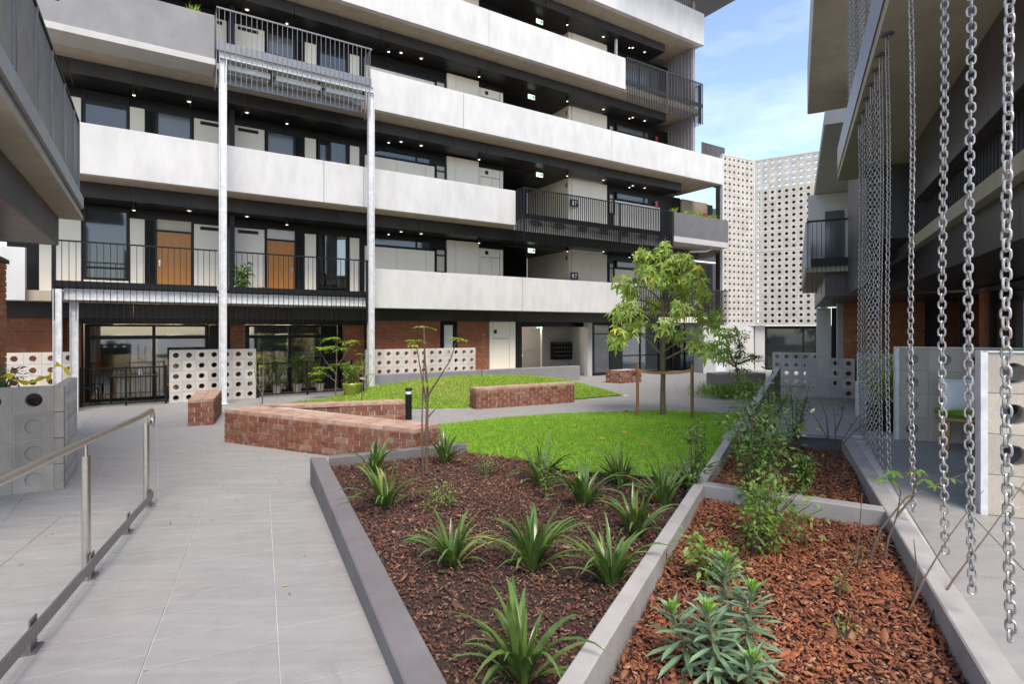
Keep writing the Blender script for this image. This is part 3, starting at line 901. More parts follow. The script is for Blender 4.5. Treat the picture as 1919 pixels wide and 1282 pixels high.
# ================================================================== BREEZE BLOCKS
def holed_block_mesh(w, h, d, rad, mat, n=16, through=True, recess=0.012):
    key = ("hb", round(w,3), round(h,3), round(d,3), round(rad,3), mat.name, through)
    if key in _unit: return _unit[key]
    mb = MB(); cx, cz = w/2, h/2; e = 0.0025
    def ringpts(r_, y): return [(cx+r_*math.cos(2*math.pi*k/n+math.pi/n*0), y, cz+r_*math.sin(2*math.pi*k/n)) for k in range(n)]
    def rect(y, i):
        out = []
        for k in range(n):
            a = 2*math.pi*k/n; c, s = math.cos(a), math.sin(a)
            if n % 8 == 0 and k % (n//4) == n//8:
                out.append((cx+math.copysign(w/2-i, c), y, cz+math.copysign(h/2-i, s))); continue
            m = min((w/2-i)/abs(c) if abs(c) > 1e-6 else 1e9, (h/2-i)/abs(s) if abs(s) > 1e-6 else 1e9)
            out.append((cx+m*c, y, cz+m*s))
        return out
    rings = [ringpts(rad, 0.0 if not through else 0.0)]
    R0 = rect(0, e); R1 = rect(e*1.5, 0); R2 = rect(d-e*1.5, 0); R3 = rect(d, e)
    loops = []
    if through:
        seq = [ringpts(rad, 0), R0, R1, R2, R3, ringpts(rad, d)]
        vs = [p for s in seq for p in s]; fs = []
        m = len(seq)
        for i in range(m):
            j = (i+1) % m
            for k in range(n):
                k2 = (k+1) % n
                fs.append((i*n+k, i*n+k2, j*n+k2, j*n+k))
        mb.add(vs, fs)
    else:
        seq = [ringpts(rad*0.97, recess), ringpts(rad, recess*0.4), ringpts(rad*1.04, 0), R0, R1, R2, R3]
        vs = [p for s in seq for p in s]; fs = []
        for i in range(len(seq)-1):
            for k in range(n):
                k2 = (k+1) % n
                fs.append((i*n+k, i*n+k2, (i+1)*n+k2, (i+1)*n+k))
        fs.append(tuple(range(n))); fs.append(tuple(range((len(seq)-1)*n, len(seq)*n)))
        mb.add(vs, fs)
    me = mb.mesh("breeze_block", mat)
    import bmesh
    bm = bmesh.new(); bm.from_mesh(me); bmesh.ops.recalc_face_normals(bm, faces=bm.faces); bm.to_mesh(me); bm.free()
    _unit[key] = me
    return me

def block_wall(root, x0, y0, z0, cols, rows, w, h, d, rad, mat, solid=(), skip_rows=0.0, joint=0.008, mortar=True, axis='x'):
    """grid of blocks in the root's local frame, face on local -y; solid = set of (col,row) with closed cups, row 0 at the bottom"""
    for c in range(cols):
        for r_ in range(rows):
            me = holed_block_mesh(w-joint, h-joint, d, rad, mat, through=((c, r_) not in solid))
            if axis == 'x':
                link("breeze_block", me, root, (x0+c*w+joint/2, y0, z0+r_*h+joint/2))
            else:
                link("breeze_block", me, root, (x0, y0+c*w+joint/2, z0+r_*h+joint/2), (0, 0, math.pi/2))
    if mortar:
        mb = MB(); jy0, jy1 = 0.006, d-0.006
        for c in range(cols+1):
            xx = x0+c*w
            if axis == 'x': mb.box(xx-joint/2+(joint/2 if c == 0 else 0), xx+joint/2-(joint/2 if c == cols else 0)+0.0005, y0+jy0, y0+jy1, z0, z0+rows*h)
            else: mb.box(x0-jy1, x0-jy0, y0+c*w-joint/2, y0+c*w+joint/2+0.0005, z0, z0+rows*h)
        for r_ in range(rows+1):
            zz = z0+r_*h
            if axis == 'x': mb.box(x0, x0+cols*w, y0+jy0+0.001, y0+jy1-0.001, zz-joint/2, zz+joint/2-(joint/2 if r_ == rows else 0)+0.0005)
            else: mb.box(x0-jy1+0.001, x0-jy0-0.001, y0, y0+cols*w, zz-joint/2, zz+joint/2+0.0005)
        stuff(mb.build("mortar_joints", M['block_mortar'], root))
# ================================================================== MAIN APARTMENT BUILDING
apt = thing("apartment_building", "large multi storey apartment block with white concrete balustrade bands and black walkways", "building", (FO.x, FO.y, 0), FROT)

ZB = {1: 2.65, 2: 5.75, 3: 8.83, 4: 11.90, 5: 15.05}     # underside of the slab of each level
ZT = {1: 3.87, 2: 6.98, 3: 10.05, 4: 13.18, 5: 16.5}     # top of its concrete balustrade
FL = {k: z+0.25 for k, z in ZB.items()}
NW = 1.8                                                  # depth of the walkway wall behind the facade line
NF = 0.9                                                  # fascia line

def F(name, t0, t1, n0, n1, z0, z1, mat): return box_part(name, apt, t0, t1, n0, n1, z0, z1, mat)

def band(level, t0, t1, joints, z0=None, z1=None, n0=0.0, n1=0.2, mat=None):
    e = [t0]+list(joints)+[t1]
    for a, b in zip(e[:-1], e[1:]):
        F("balustrade_panel", a+0.006, b-0.006, n0, n1, z0 or ZB[level], z1 or ZT[level], mat or M['band'])
band(1, 0.2, 11.65, [5.85]); band(1, -14.0, -7.95, [-10.5])
band(2, -7.0, 5.58, [-1.2, 0.0]); 
band(3, 0.2, 17.24, [3.45, 10.2])
band(4, -9.0, 10.97, [-3.0, 4.45])
band(5, -9.0, 15.9, [-2.0, 4.0, 10.0])

# slabs (the raw underside is seen behind each band)
for k in range(1, 6):
    t1 = {1: 19.2, 2: 19.2, 3: 17.2, 4: 15.85, 5: 15.85}[k]
    F("floor_slab", -14 if k < 3 else -9.0, t1, 0.2, 5.2, ZB[k]+0.004, ZB[k]+0.25, M['soffit'])

# dark fascia panels and ceiling panels under each slab
for k in range(1, 6):
    zc = {1: 2.27, 2: 5.36, 3: 8.47, 4: 11.55, 5: 14.70}[k]
    tmax = {1: 13.9, 2: 16.6, 3: 15.4, 4: 14.4, 5: 14.3}[k]
    t = -8.6
    while t < tmax-0.1:
        b = min(t+1.35, tmax)
        F("fascia_panel", t+(0.005 if k > 1 else 0.001), b-(0.005 if k > 1 else 0.001), NF, NF+0.03, zc, ZB[k]-0.0, M['fascia'])
        F("ceiling_panel", t+(0.005 if k > 1 else 0.001), b-(0.005 if k > 1 else 0.001), NF+0.033, NW+(0.4 if k > 1 else 2.2), zc, zc+0.025, M['ceil'])
        t = b
    F("return_fascia", tmax-0.03, tmax+0.0, NF+0.032, NW+0.9, zc-0.001, ZB[k], M['fascia'])

# black backing wall of the walkways (openings are placed in front of it)
for k in range(1, 5):
    z0, z1 = FL[k], {1: 5.36, 2: 8.47, 3: 11.55, 4: 14.70}[k]
    F("walkway_wall", -8.6, 6.2, NW+0.12, NW+0.3, z0, z1, M['black'])
    F("walkway_wall", 11.6, 16.5, NW+0.12, NW+0.3, z0, z1, M['black'])
    # lift lobby recess
    F("lobby_back_wall", 6.2, 9.44, NW+3.2, NW+3.35, z0, z1, M['black'])
    F("lobby_side_wall", 6.05, 6.2, NW+0.3, NW+3.2, z0, z1, M['black'])
    F("lobby_side_wall", 9.44, 9.6, NW+0.05, NW+3.2, z0, z1-0.02, M['cream'])
    F("lobby_ceiling", 6.2, 9.44, NW+0.4, NW+3.2, z1-0.03, z1-0.005, M['ceil'])
    F("intercom_panel", 9.425, 9.439, NW+0.12, NW+0.24, z1-0.42, z1-0.22, M['stake'])

def cream(k, t0, t1, z0, z1): F("wall_panel", t0+0.004, t1-0.004, NW, NW+0.1, z0, z1, M['cream'])

def window(t0, t1, z0, z1, n=NW, bars_t=(), bars_z=(), fr=0.06, pane=None, back=None, parent=None, name="window"):
    mb = MB()
    mb.box(t0, t0+fr, n, n+0.09, z0, z1); mb.box(t1-fr, t1, n, n+0.09, z0, z1)
    mb.box(t0+fr, t1-fr, n, n+0.09, z0, z0+fr); mb.box(t0+fr, t1-fr, n, n+0.09, z1-fr, z1)
    for b in bars_t: mb.box(b-0.025, b+0.025, n+0.004, n+0.086, z0+fr, z1-fr)
    for b in bars_z: mb.box(t0+fr, t1-fr, n+0.006, n+0.084, b-0.025, b+0.025)
    w = mb.build(name, M['frame'], parent or apt)
    p = MB(); p.box(t0+fr*0.8, t1-fr*0.8, n+0.04, n+0.048, z0+fr*0.8, z1-fr*0.8)
    p.build("pane", pane or M['darkglass'], w)
    return w

def louvre(t0, t1, z0, z1):
    mb = MB(); mb.box(t0, t1, NW+0.06, NW+0.11, z0, z1)
    w = mb.build("louvre_grille", M['frame'], apt)
    s = MB(); n = int((z1-z0)/0.055)
    for i in range(n):
        z = z0+0.02+i*0.055
        s.add([(t0+0.01, NW+0.0, z),(t1-0.01, NW+0.0, z),(t1-0.01, NW+0.055, z+0.03),(t0+0.01, NW+0.055, z+0.03),(t0+0.01, NW+0.0, z+0.006),(t1-0.01, NW+0.0, z+0.006),(t1-0.01, NW+0.055, z+0.036),(t0+0.01, NW+0.055, z+0.036)],
              [(0,1,2,3),(7,6,5,4),(0,4,5,1),(3,2,6,7),(0,3,7,4),(1,5,6,2)])
    stuff(s.build("louvre_blades", M['bar'], w))

def timber_door(k, t0, t1, handle_left):
    z0, z1 = FL[k]-0.05, FL[k]+1.86
    fr = MB()
    fr.box(t0-0.05, t0, NW+0.0, NW+0.1, z0, z1+0.42); fr.box(t1, t1+0.05, NW+0.0, NW+0.1, z0, z1+0.42)
    fr.box(t0, t1, NW+0.0, NW+0.1, z1, z1+0.05); fr.box(t0, t1, NW, NW+0.1, z1+0.35, z1+0.42)
    d = MB(); d.bevel_box(t0+0.004, t1-0.004, NW+0.03, NW+0.075, z0, z1-0.004, 0.004)
    dd = d.build("timber_door", M['door'], apt)
    fr.build("door_frame", M['frame'], dd)
    p = MB(); p.box(t0, t1, NW+0.05, NW+0.058, z1+0.05, z1+0.35); p.build("transom_pane", M['blind'] if handle_left else M['curtain'], dd)
    h = MB(); x = t0+0.07 if handle_left else t1-0.07; s = 1 if handle_left else -1
    h.box(x-0.02, x+0.02, NW+0.018, NW+0.029, z0+0.93, z0+1.1); h.tube([(x, NW+0.02, z0+1.0), (x, NW-0.03, z0+1.0), (x+s*0.11, NW-0.03, z0+1.0)], 0.009, 6)
    h.build("door_handle", M['steel'], dd)

def downlight(t, n, zc, surface=True):
    mb = MB()
    if surface: mb.lathe([(0.055, -0.17), (0.055, 0.0)], 12, (t, n, zc))
    else: mb.lathe([(0.07, -0.012), (0.075, 0.0)], 12, (t, n, zc))
    o = mb.build("downlight", M['blackmetal'] if surface else M['paper'], apt)
    l = MB(); l.lathe([(0.036, -0.176 if surface else -0.018), (0.036, -0.168 if surface else -0.011)], 12, (t, n, zc)); l.build("lens", M['lamp'], o)

ZC = {1: 5.36, 2: 8.47, 3: 11.55, 4: 14.70}
for k in (1, 2, 3, 4):
    f = FL[k]; top = f+2.16
    # flats on the left
    if k < 4:
        window(-7.05, -6.03, f+0.42, top+0.22, bars_z=(f+0.75,), pane=M['darkglass'])
        if k == 1: cream(k, -7.05, -6.03, f-0.04, f+0.41); F("roller_blind", -6.93, -6.14, NW+0.055, NW+0.07, f+1.72, f+1.86, M['curtain'])
        cream(k, -7.95, -7.08, f, top); cream(k, -6.01, -5.66, f, top)
        louvre(-5.63, -5.44, f, top)
        timber_door(k, -5.38, -4.53, True) if k == 1 else window(-5.4, -4.5, f+1.1, f+2.2, bars_z=(f+1.5,), pane=M['balglass'])
        cream(k, -4.46, -3.6, f, top); cream(k, -3.42, -2.55, f, top)
        for a in (-4.3, -3.3):
            F("air_vent", a, a+0.57, NW-0.012, NW-0.002, top-0.16, top-0.06, M['blackmetal'])
        F("party_wall", -3.58, -3.44, NW-0.5, NW+0.1, f, ZC[k]-0.01, M['black'])
        timber_door(k, -2.48, -1.66, False) if k == 1 else window(-2.5, -1.64, f+1.1, f+2.2, bars_z=(f+1.5,), pane=M['balglass'])
        louvre(-1.58, -1.38, f, top)
        cream(k, -1.35, -1.0, f, top)
        if k == 1:
            w = window(-0.93, 0.03, f+0.42, top+0.08, bars_z=(f+0.78,), pane=M['glass'])
            c = MB()
            for i in range(16):
                x = -0.86+i*0.052
                if i in (7, 8): continue
                c.tube([(x, NW+0.16+0.02*(i%2), f+0.45), (x, NW+0.16+0.02*(i%2), top)], 0.03, 6)
            c.build("curtain", M['curtain'], w)
            F("curtain_backing", -0.93, 0.05, NW+0.10, NW+0.115, f+0.0, f+0.40, M['black'])
        else: window(-0.93, 0.03, f+0.42, top+0.08, bars_z=(f+0.78,))
        cream(k, 0.1, 0.42, f, top)
    # middle flat with strip window
    window(0.76, 3.08, f+1.95 if k > 0 else 0, f+2.28, bars_t=(2.5,), pane=M['darkglass'])
    cream(k, 0.62, 1.75, f, f+1.93); cream(k, 1.75, 2.85, f, f+1.93); cream(k, 2.85, 3.2, f, f+1.93)
    window(3.23, 3.67, f+1.15, f+2.05, bars_z=(f+1.8,), pane=M['blind'])
    cream(k, 3.7, 4.06, f, ZC[k]-0.06); cream(k, 4.06, 5.05, f, ZC[k]-0.06)
    # service cupboard doors
    cream(k, 5.06, 5.14, f, f+2.2); F("service_door", 5.15, 5.62, NW+0.012, NW+0.1, f, f+1.86, M['cream']); F("service_door", 5.63, 5.98, NW+0.012, NW+0.1, f, f+1.86, M['cream'])
    cream(k, 6.0, 6.14, f, f+2.2); F("overpanel", 5.15, 5.98, NW+0.006, NW+0.1, f+1.88, f+2.2, M['cream'])
    F("number_plaque", 5.32, 5.46, NW-0.004, NW+0.004, f+1.97, f+2.11, M['black'])
    # right of the lobby
    cream(k, 9.6, 10.62, f, ZC[k]-0.05); cream(k, 10.62, 11.58, f, ZC[k]-0.05)
    if k < 4:
        window(11.68, 12.02, f+1.15, f+2.08, bars_z=(f+1.82,), pane=M['blind'])
        window(12.14, 14.25, f+1.85, f+2.2, bars_t=(13.9,), pane=M['balglass'])
        cream(k, 12.06, 14.95, f, f+1.80)
        F("hose_reel_sign", 14.62, 14.78, NW-0.016, NW-0.006, f+1.75, f+2.08, M['red'])
    else:
        window(11.68, 14.9, f+0.1, f+2.2, bars_t=(12.3, 13.6, 14.3), pane=M['balglass'])
        F("roof_column", 11.55, 11.65, 1.2, 1.3, f, ZC[k]-0.01, M['galv'])
    if k < 3:
        F("end_wall", 16.5, 18.4, NW, NW+0.2, f, ZC[k]-0.05, M['soffit'])
        F("end_wall", 14.9, 16.48, 3.4, 3.5, f, ZC[k]+0.3, M['black']); F("end_wall", 15.0, 22.5, 3.6, 3.7, f-0.2, ZC[k]+0.35, M['dark']); F("timber_leaf", 18.0, 18.38, NW-0.03, NW-0.002, f, f+1.9, M['door'])
        F("end_wall", 18.4, 19.2, NW+0.3, NW+0.5, f, ZC[k], M['black'])
    zc = ZC[k]
    for t_, sf in ((-5.9, True), (-4.6, False), (-3.1, False), (-2.0, True), (1.25, True), (1.75, False), (2.5, False), (4.75, True), (8.9, True), (11.0, False), (12.4, True), (12.75, False), (13.5, False), (15.4, True), (16.3, False)):
        if t_ > {1: 16.5, 2: 16.5, 3: 15.3, 4: 14.2}[k] or (k == 4 and t_ < -3): continue
        downlight(t_, 1.25 if sf else 1.4, zc, sf)

# upper right corner: cladding behind level 4 balcony, roof edge
F("stair_wall", 15.6, 15.75, 0.4, 5.2, 9.1, 17.2, M['lilac'])
for i in range(24): F("cladding_rib", 15.565, 15.598, 0.45+i*0.2, 0.48+i*0.2, 9.1, 17.1, M['lilac'])
for i in range(7):
    F("cladding_sheet", 13.2+i*0.34, 13.2+i*0.34+0.335, 3.4+0.0, 3.44, 9.1, 17.2, M['lilac'])
mb = MB()
for i in range(22):
    mb.box(12.6+i*0.14, 12.64+i*0.14, 0.55, 0.6, 16.45, 19.0)
stuff(mb.build("roof_screen_battens", M['lilac'], apt))
F("roof_canopy", 10.0, 18.0, -1.6, 3.0, 17.75, 18.0, M['dark'])
for i in range(5):
    F("rooftop_cladding", 17.6+i*0.36, 17.6+i*0.36+0.35, 1.5, 1.54, 9.2, 11.35, M['dark'])

# ---- railings with hanging bars
def bar_railing(t0, t1, n, z_top, z_bot, pitch, label_mat, wid=0.012, ret=(0, 0), mid=None, name="bar_railing", posts=(), deck=None):
    root = MB(); root.box(t0, t1, n-0.02, n+0.02, z_top-0.02, z_top+0.015)
    if ret[0]: root.box(t0-0.0, t0+0.03, n+0.021, n+ret[0], z_top-0.021, z_top+0.0145)
    if ret[1]: root.box(t1-0.03, t1+0.0, n+0.021, n+ret[1], z_top-0.021, z_top+0.0145)
    for p in posts: root.box(p-0.03, p+0.03, n-0.012, n+0.03, mid if mid else z_bot, z_top-0.021)
    o = root.build(name, label_mat, apt)
    key = ("bar", round(z_top-z_bot, 3), round(wid, 3), label_mat.name)
    if key not in _unit:
        m = MB(); m.bevel_box(-wid/2, wid/2, -wid, wid, 0, z_top-z_bot-0.021, 0.002); _unit[key] = m.mesh("baluster", label_mat)
    t = t0+pitch*0.5
    while t < t1:
        link("baluster", _unit[key], o, (t, n, z_bot)); t += pitch
    for side, tt in ((ret[0], t0+0.015), (ret[1], t1-0.015)):
        if side:
            q = n+pitch
            while q < n+side: link("baluster", _unit[key], o, (tt, q, z_bot)); q += pitch
    if deck:
        d = MB(); d.box(t0+0.01, t1-0.01, n+0.014, n+0.06, deck[0], deck[1])
        if ret[0]: d.box(t0+0.02, t0+0.06, n+0.061, n+ret[0], deck[0], deck[1])
        d.build("edge_channel", label_mat, o)
    return o
# level 1, left: thin black railing in front of the flats
bar_railing(-7.42, -4.05, -0.6, 4.02, 2.18, 0.130, M['blackmetal'], 0.012, ret=(0.75, 0), deck=(2.95, 3.10), posts=(-7.38,))
bar_railing(-3.80, -0.06, -0.6, 4.02, 2.18, 0.130, M['blackmetal'], 0.012, deck=(2.95, 3.10), posts=(-0.10,))
F("balcony_deck", -7.4, 0.1, -0.53, 0.2, 2.92, 3.0, M['black'])
# level 3, left: grey steel balcony
bar_railing(-4.09, -0.0, -0.75, 10.28, 8.36, 0.128, M['gunmetal'], 0.013, ret=(0.7, 0.7), deck=(9.20, 9.42))
F("balcony_deck", -4.05, -0.03, -0.66, 0.2, 9.24, 9.38, M['dark'])
# level 2, right: dark close spaced bars
bar_railing(5.55, 13.25, -0.5, 7.0, 5.08, 0.098, M['blackmetal'], 0.020, ret=(0.5, 0.5), deck=(5.93, 6.10), posts=(5.6, 10.2, 13.2))
F("balcony_deck", 5.6, 13.2, -0.43, 0.2, 5.90, 6.0, M['band'])
mb = MB()
for i in range(7): mb.add([(5.9+i*1.1, -0.4, 5.80),(6.3+i*1.1, -0.4, 5.80),(6.9+i*1.1, 0.18, 5.80),(6.5+i*1.1, 0.18, 5.80),(5.9+i*1.1, -0.4, 5.89),(6.3+i*1.1, -0.4, 5.89),(6.9+i*1.1, 0.18, 5.89),(6.5+i*1.1, 0.18, 5.89)], [(3,2,1,0),(4,5,6,7),(0,1,5,4),(1,2,6,5),(2,3,7,6),(3,0,4,7)])
mb.build("deck_brace", M['dark'], apt)
F("slab_edge", 5.6, 13.25, 0.0, 0.198, 5.60, 5.96, M['paper'])  # concrete edge coloured white, skylight put into its colour
# level 4 right and level 1 right
bar_railing(11.0, 15.75, -0.02, 13.22, 11.38, 0.10, M['bar'], 0.020, ret=(0, 1.6), deck=(12.15, 12.32), posts=(13.4,))
bar_railing(11.72, 19.1, -0.02, 3.80, 2.10, 0.10, M['bar'], 0.020, deck=(2.75, 2.92), posts=(14.0, 16.6))

# planters on the building
F("planter_box", -9.0, -4.12, -0.6, 0.0, 8.99, 10.12, M['grey_planter']); F("planter_slab", -9.0, -4.10, -0.62, 0.19, 8.83, 8.985, M['edge'])
F("planter_box", 13.32, 16.95, -0.5, 0.0, 5.98, 7.01, M['dark_planter']); F("planter_slab", 13.28, 16.97, -0.52, 0.19, 5.74, 5.975, M['edge'])
mb = MB(); mb.tube([(15.0, 0.1, 5.50), (16.0, -0.05, 5.58), (16.25, -0.1, 5.7), (16.25, -0.1, 5.76)], 0.05, 8); mb.build("drain_pipe", M['galv'], apt, smooth=True)

# ---- galvanised steel frame on the left
def h_post(t, n, z0, z1, w=0.175, d=0.16, name="steel_post"):
    mb = MB()
    mb.box(t-w/2, t-w/2+0.014, n-d/2, n+d/2, z0, z1); mb.box(t+w/2-0.014, t+w/2, n-d/2, n+d/2, z0, z1)
    mb.box(t-w/2+0.014, t+w/2-0.014, n-0.008, n+0.008, z0, z1)
    o = mb.build(name, M['galv'], apt)
    p = MB(); p.box(t-w/2-0.05, t+w/2+0.05, n-d/2-0.05, n+d/2+0.05, z0, z0+0.014); p.build("base_plate", M['galv'], o)
h_post(-3.93, -0.6, 0.02, 9.02); h_post(0.02, -0.6, 0.02, 9.02)
h_post(-7.30, -0.6, 0.02, 2.9, 0.16); h_post(-7.02, -0.35, 0.02, 2.66, 0.16)
def channel(t0, t1, n, z0, z1):
    mb = MB(); mb.box(t0, t1, n-0.008, n+0.008, z0, z1); mb.box(t0, t1, n-0.07, n-0.0085, z1-0.016, z1); mb.box(t0, t1, n-0.07, n-0.0085, z0, z0+0.016)
    mb.build("steel_beam", M['galv'], apt)
channel(-7.2, -4.04, -0.47, 2.66, 2.92); channel(-3.82, -0.09, -0.47, 2.66, 2.92)
channel(-4.02, 0.08, -0.62, 9.03, 9.21); 
for a, b in ((-3.80, -2.75), (-2.6, -1.4), (-1.25, -0.12)):
    F("deck_joist", a, b, -0.45, -0.38, 8.86, 9.0, M['galv']); F("deck_joist", a, b, -0.2, -0.13, 8.86, 9.0, M['galv']); F("deck_joist", a, b, 0.05, 0.12, 8.86, 9.0, M['galv'])
    F("deck_sheet", a, b, -0.55, 0.18, 9.215, 9.235, M['galv'])
F("deck_beam", -3.82, -0.1, -0.02, 0.02, 8.62, 8.84, M['gunmetal'])

# ================================================================== GROUND FLOOR
F("rear_wall", -14, 5.9, 5.2, 5.35, 0, 2.65, M['room'])
def brick_panel(t0, t1, n, z0, z1, depth=0.11):
    mb = MB(); bl, chh, j = 0.24, 0.086, 0.010
    z = z0; c = 0
    while z < z1-0.02:
        x = t0-(bl/2 if c % 2 else 0)
        while x < t1-0.02:
            a, b = max(t0, x)+j/2, min(t1, x+bl)-j/2
            if b-a > 0.03:
                pr = rnd.uniform(-0.003, 0.003)
                mb.box(a, b, n+pr, n+0.05, z+j/2, min(z+chh, z1)-j/2, rnd.random())
            x += bl
        z += chh; c += 1
    back = MB(); back.box(t0, t1, n+0.012, n+depth, z0, z1)
    o = back.build("brick_wall", M['mortar_d'], apt)
    stuff(mb.build("brickwork", M['brick_face'], o, attr=True))
brick_panel(0.42, 3.05, 1.0, -0.02, 2.27); brick_panel(3.75, 5.02, 1.0, -0.02, 2.27)
brick_panel(-13.5, -7.5, 1.0, -0.02, 2.27); brick_panel(-7.45, -7.05, 1.4, -0.02, 2.3); brick_panel(-3.55, -3.15, 1.4, -0.02, 2.3); brick_panel(-0.25, 0.40, 1.2, -0.02, 2.27)
window(3.1, 3.7, 0.05, 2.25, n=1.05, fr=0.12, pane=M['curtain'])
F("lintel", -7.05, 0.4, 0.93, 1.85, 2.12, 2.27, M['black'])
for k_, (a, b) in enumerate(((-7.0, -3.62), (-3.1, -0.3))):
    w = MB()
    nn = NW
    mid = a+(b-a)*0.46
    for x0, x1 in ((a, a+0.12), (b-0.55, b-0.45), (mid-0.04, mid+0.04)): w.box(x0, x1, nn, nn+0.12, 0.02, 2.11)
    for z0, z1 in ((0.0, 0.08), (1.70, 1.80), (2.05, 2.11)): w.box(a+0.12, b-0.55, nn+0.003, nn+0.117, z0, z1)
    sl = w.build("sliding_door", M['frame'], apt)
    for x0, x1, z0, z1 in ((a+0.10, mid-0.03, 0.07, 1.71), (mid+0.03, b-0.54, 0.07, 1.71), (a+0.10, b-0.54, 1.79, 2.06)):
        p = MB(); p.box(x0, x1, nn+0.05, nn+0.058, z0, z1); p.build("pane", M['glass'], sl)
    p = MB(); p.box(a+0.14, mid-0.06, nn+0.16, nn+0.17, 1.28, 1.70); p.build("roller_blind", M['blind'], sl)
    if k_ == 0:
        p = MB(); p.box(mid+0.1, b-0.6, nn+0.16, nn+0.17, 1.1, 1.70); p.build("roller_blind", M['curtain'], sl)
    p = MB(); p.box(a+0.2, b-0.6, nn+0.30, nn+0.31, 1.84, 2.05); p.build("roller_blind", M['blind'], sl)
    F("curtain_panel", b-0.44, b-0.02, nn+0.05, nn+0.1, 0.02, 2.1, M['black'])
    F("room_partition", a+0.5+0.9*k_, a+0.9+0.9*k_, 4.2, 4.3, 0.0, 2.3, M['white'])
    F("room_partition", b-1.5, b-1.0, 4.4, 4.5, 0.0, 2.3, M['curtain'])
    F("party_wall", b+0.04, b+0.2, NW+0.13, 5.2, 0, 2.5, M['black'])
F("party_wall", -7.2, -7.05, NW+0.13, 5.2, 0, 2.5, M['black'])
F("room_floor", -7.05, 0.4, NW+0.15, 5.2, -0.02, 0.01, M['stool'])
F("party_wall", 0.42, 5.9, 1.12, 1.3, 0.0, 2.3, M['black'])
# cream bay with service door beside the passage
F("wall_panel", 5.06, 5.2, 1.0, 1.1, 0, 2.27, M['cream']); F("service_door", 5.21, 5.92, 1.02, 1.1, 0.0, 1.62, M['cream']); F("overpanel", 5.21, 5.92, 1.0, 1.1, 1.64, 2.27, M['cream']); F("wall_panel", 5.93, 6.2, 1.0, 1.1, 0, 2.27, M['cream'])
F("number_plaque", 5.24, 5.36, 0.985, 0.997, 1.82, 1.96, M['black'])
# the open passage to the street
F("passage_wall", 5.6, 7.6, 6.0, 6.2, 0.0, 2.6, M['edge']); F("passage_wall", 7.62, 9.0, 6.0, 6.2, 0, 2.6, M['edge']); F("passage_wall", 9.02, 11.0, 5.2, 5.4, 0, 2.6, M['edge'])
F("passage_wall", 9.1, 10.61, 3.31, 3.45, 0, 2.6, M["edge"])
F("passage_wall", 10.62, 10.9, 1.6, 5.2, 0, 2.6, M['edge'])
F("passage_jamb", 6.2, 6.5, 1.0, 1.8, 0.0, 2.27, M['black'])
F("passage_lintel", 6.2, 10.2, 1.75, 1.95, 2.08, 2.3, M['black'])
F("passage_column", 9.95, 10.2, 1.2, 1.45, 0.0, 2.26, M['edge'])
F("passage_ceiling", 5.2, 10.6, 1.96, 6.2, 2.40, 2.45, M['dark'])
mbx = MB(); mbx.box(9.55, 10.6, 3.05, 3.30, 0.62, 1.40)
mail = mbx.build("letterbox_bank", M['black'], apt)
for i in range(4):
    for j in range(6):
        box_part("letterbox_flap", mail, 9.60+j*0.165, 9.60+j*0.165+0.152, 3.03, 3.048, 0.65+i*0.185, 0.65+i*0.185+0.12, M['frame'])
        box_part("name_slot", mail, 9.62+j*0.165, 9.62+j*0.165+0.09, 3.03, 3.048, 0.65+i*0.185+0.13, 0.65+i*0.185+0.145, M['galv'])
for t_ in (7.1, 8.6):
    mb = MB(); mb.tube([(t_, 4.2, 0.0), (t_, 4.2, 0.75), (t_+0.12, 4.2, 0.92), (t_+0.55, 4.2, 1.05), (t_+0.62, 4.2, 1.0), (t_+0.6, 4.2, 0.9)], 0.022, 8); mb.build("handrail", M['steel'], apt, smooth=True)
# lit lamps: the ceiling fittings of the passage and of the two lit flats
def lamp_fitting(t, n, z, power, col, size=0.09):
    mb = MB(); mb.lathe([(size, -0.05), (size, 0.0)], 14, (t, n, z)); o = mb.build("ceiling_lamp", M['paper'], apt)
    l = MB(); l.lathe([(size*0.85, -0.058), (size*0.85, -0.051)], 14, (t, n, z)); l.build("lens", M['lamp'], o)
    d = bpy.data.lights.new("lamp", 'POINT'); d.energy = power; d.color = col; d.shadow_soft_size = 0.08
    q = bpy.data.objects.new("lamp", d); COL.objects.link(q); q.parent = o; q.location = (t, n, z-0.16)
lamp_fitting(7.0, 4.4, 2.40, 75, (1.0, 0.95, 0.88)); lamp_fitting(9.0, 3.4, 2.40, 22, (1.0, 0.93, 0.84))
lamp_fitting(-5.6, 3.3, 2.45, 220, (1.0, 0.82, 0.58)); lamp_fitting(-1.9, 3.3, 2.45, 190, (1.0, 0.84, 0.62))
# lobby glazing and right hand shopfront
window(10.25, 11.35, 0.0, 2.27, n=1.25, fr=0.12, bars_z=(1.78,), pane=M['balglass'], name="lobby_door")
F("lobby_pier", 11.36, 12.0, 1.25, 1.5, 0, 2.27, M['black'])
F("notice", 11.45, 11.62, 1.238, 1.246, 1.15, 1.5, M['paper'])
window(12.0, 17.2, 0.0, 2.3, n=1.35, fr=0.07, bars_t=(13.2, 14.4, 15.3, 16.2), bars_z=(0.8,), pane=M['glass'], name="shopfront_window")
for i, (a, b, m_) in enumerate(((12.1, 13.9, 'edge'), (15.4, 15.9, 'stool'), (16.0, 16.5, 'blind'), (16.6, 17.1, 'stool'))):
    F("interior_panel", a, b, 2.4, 2.45, 0.0, 2.2, M[m_])
F("interior_wall", 11.6, 17.4, 4.2, 4.3, 0.0, 2.5, M['room'])
F("white_wall", 17.25, 18.9, 1.3, 1.5, 0.0, 2.5, M['white'])

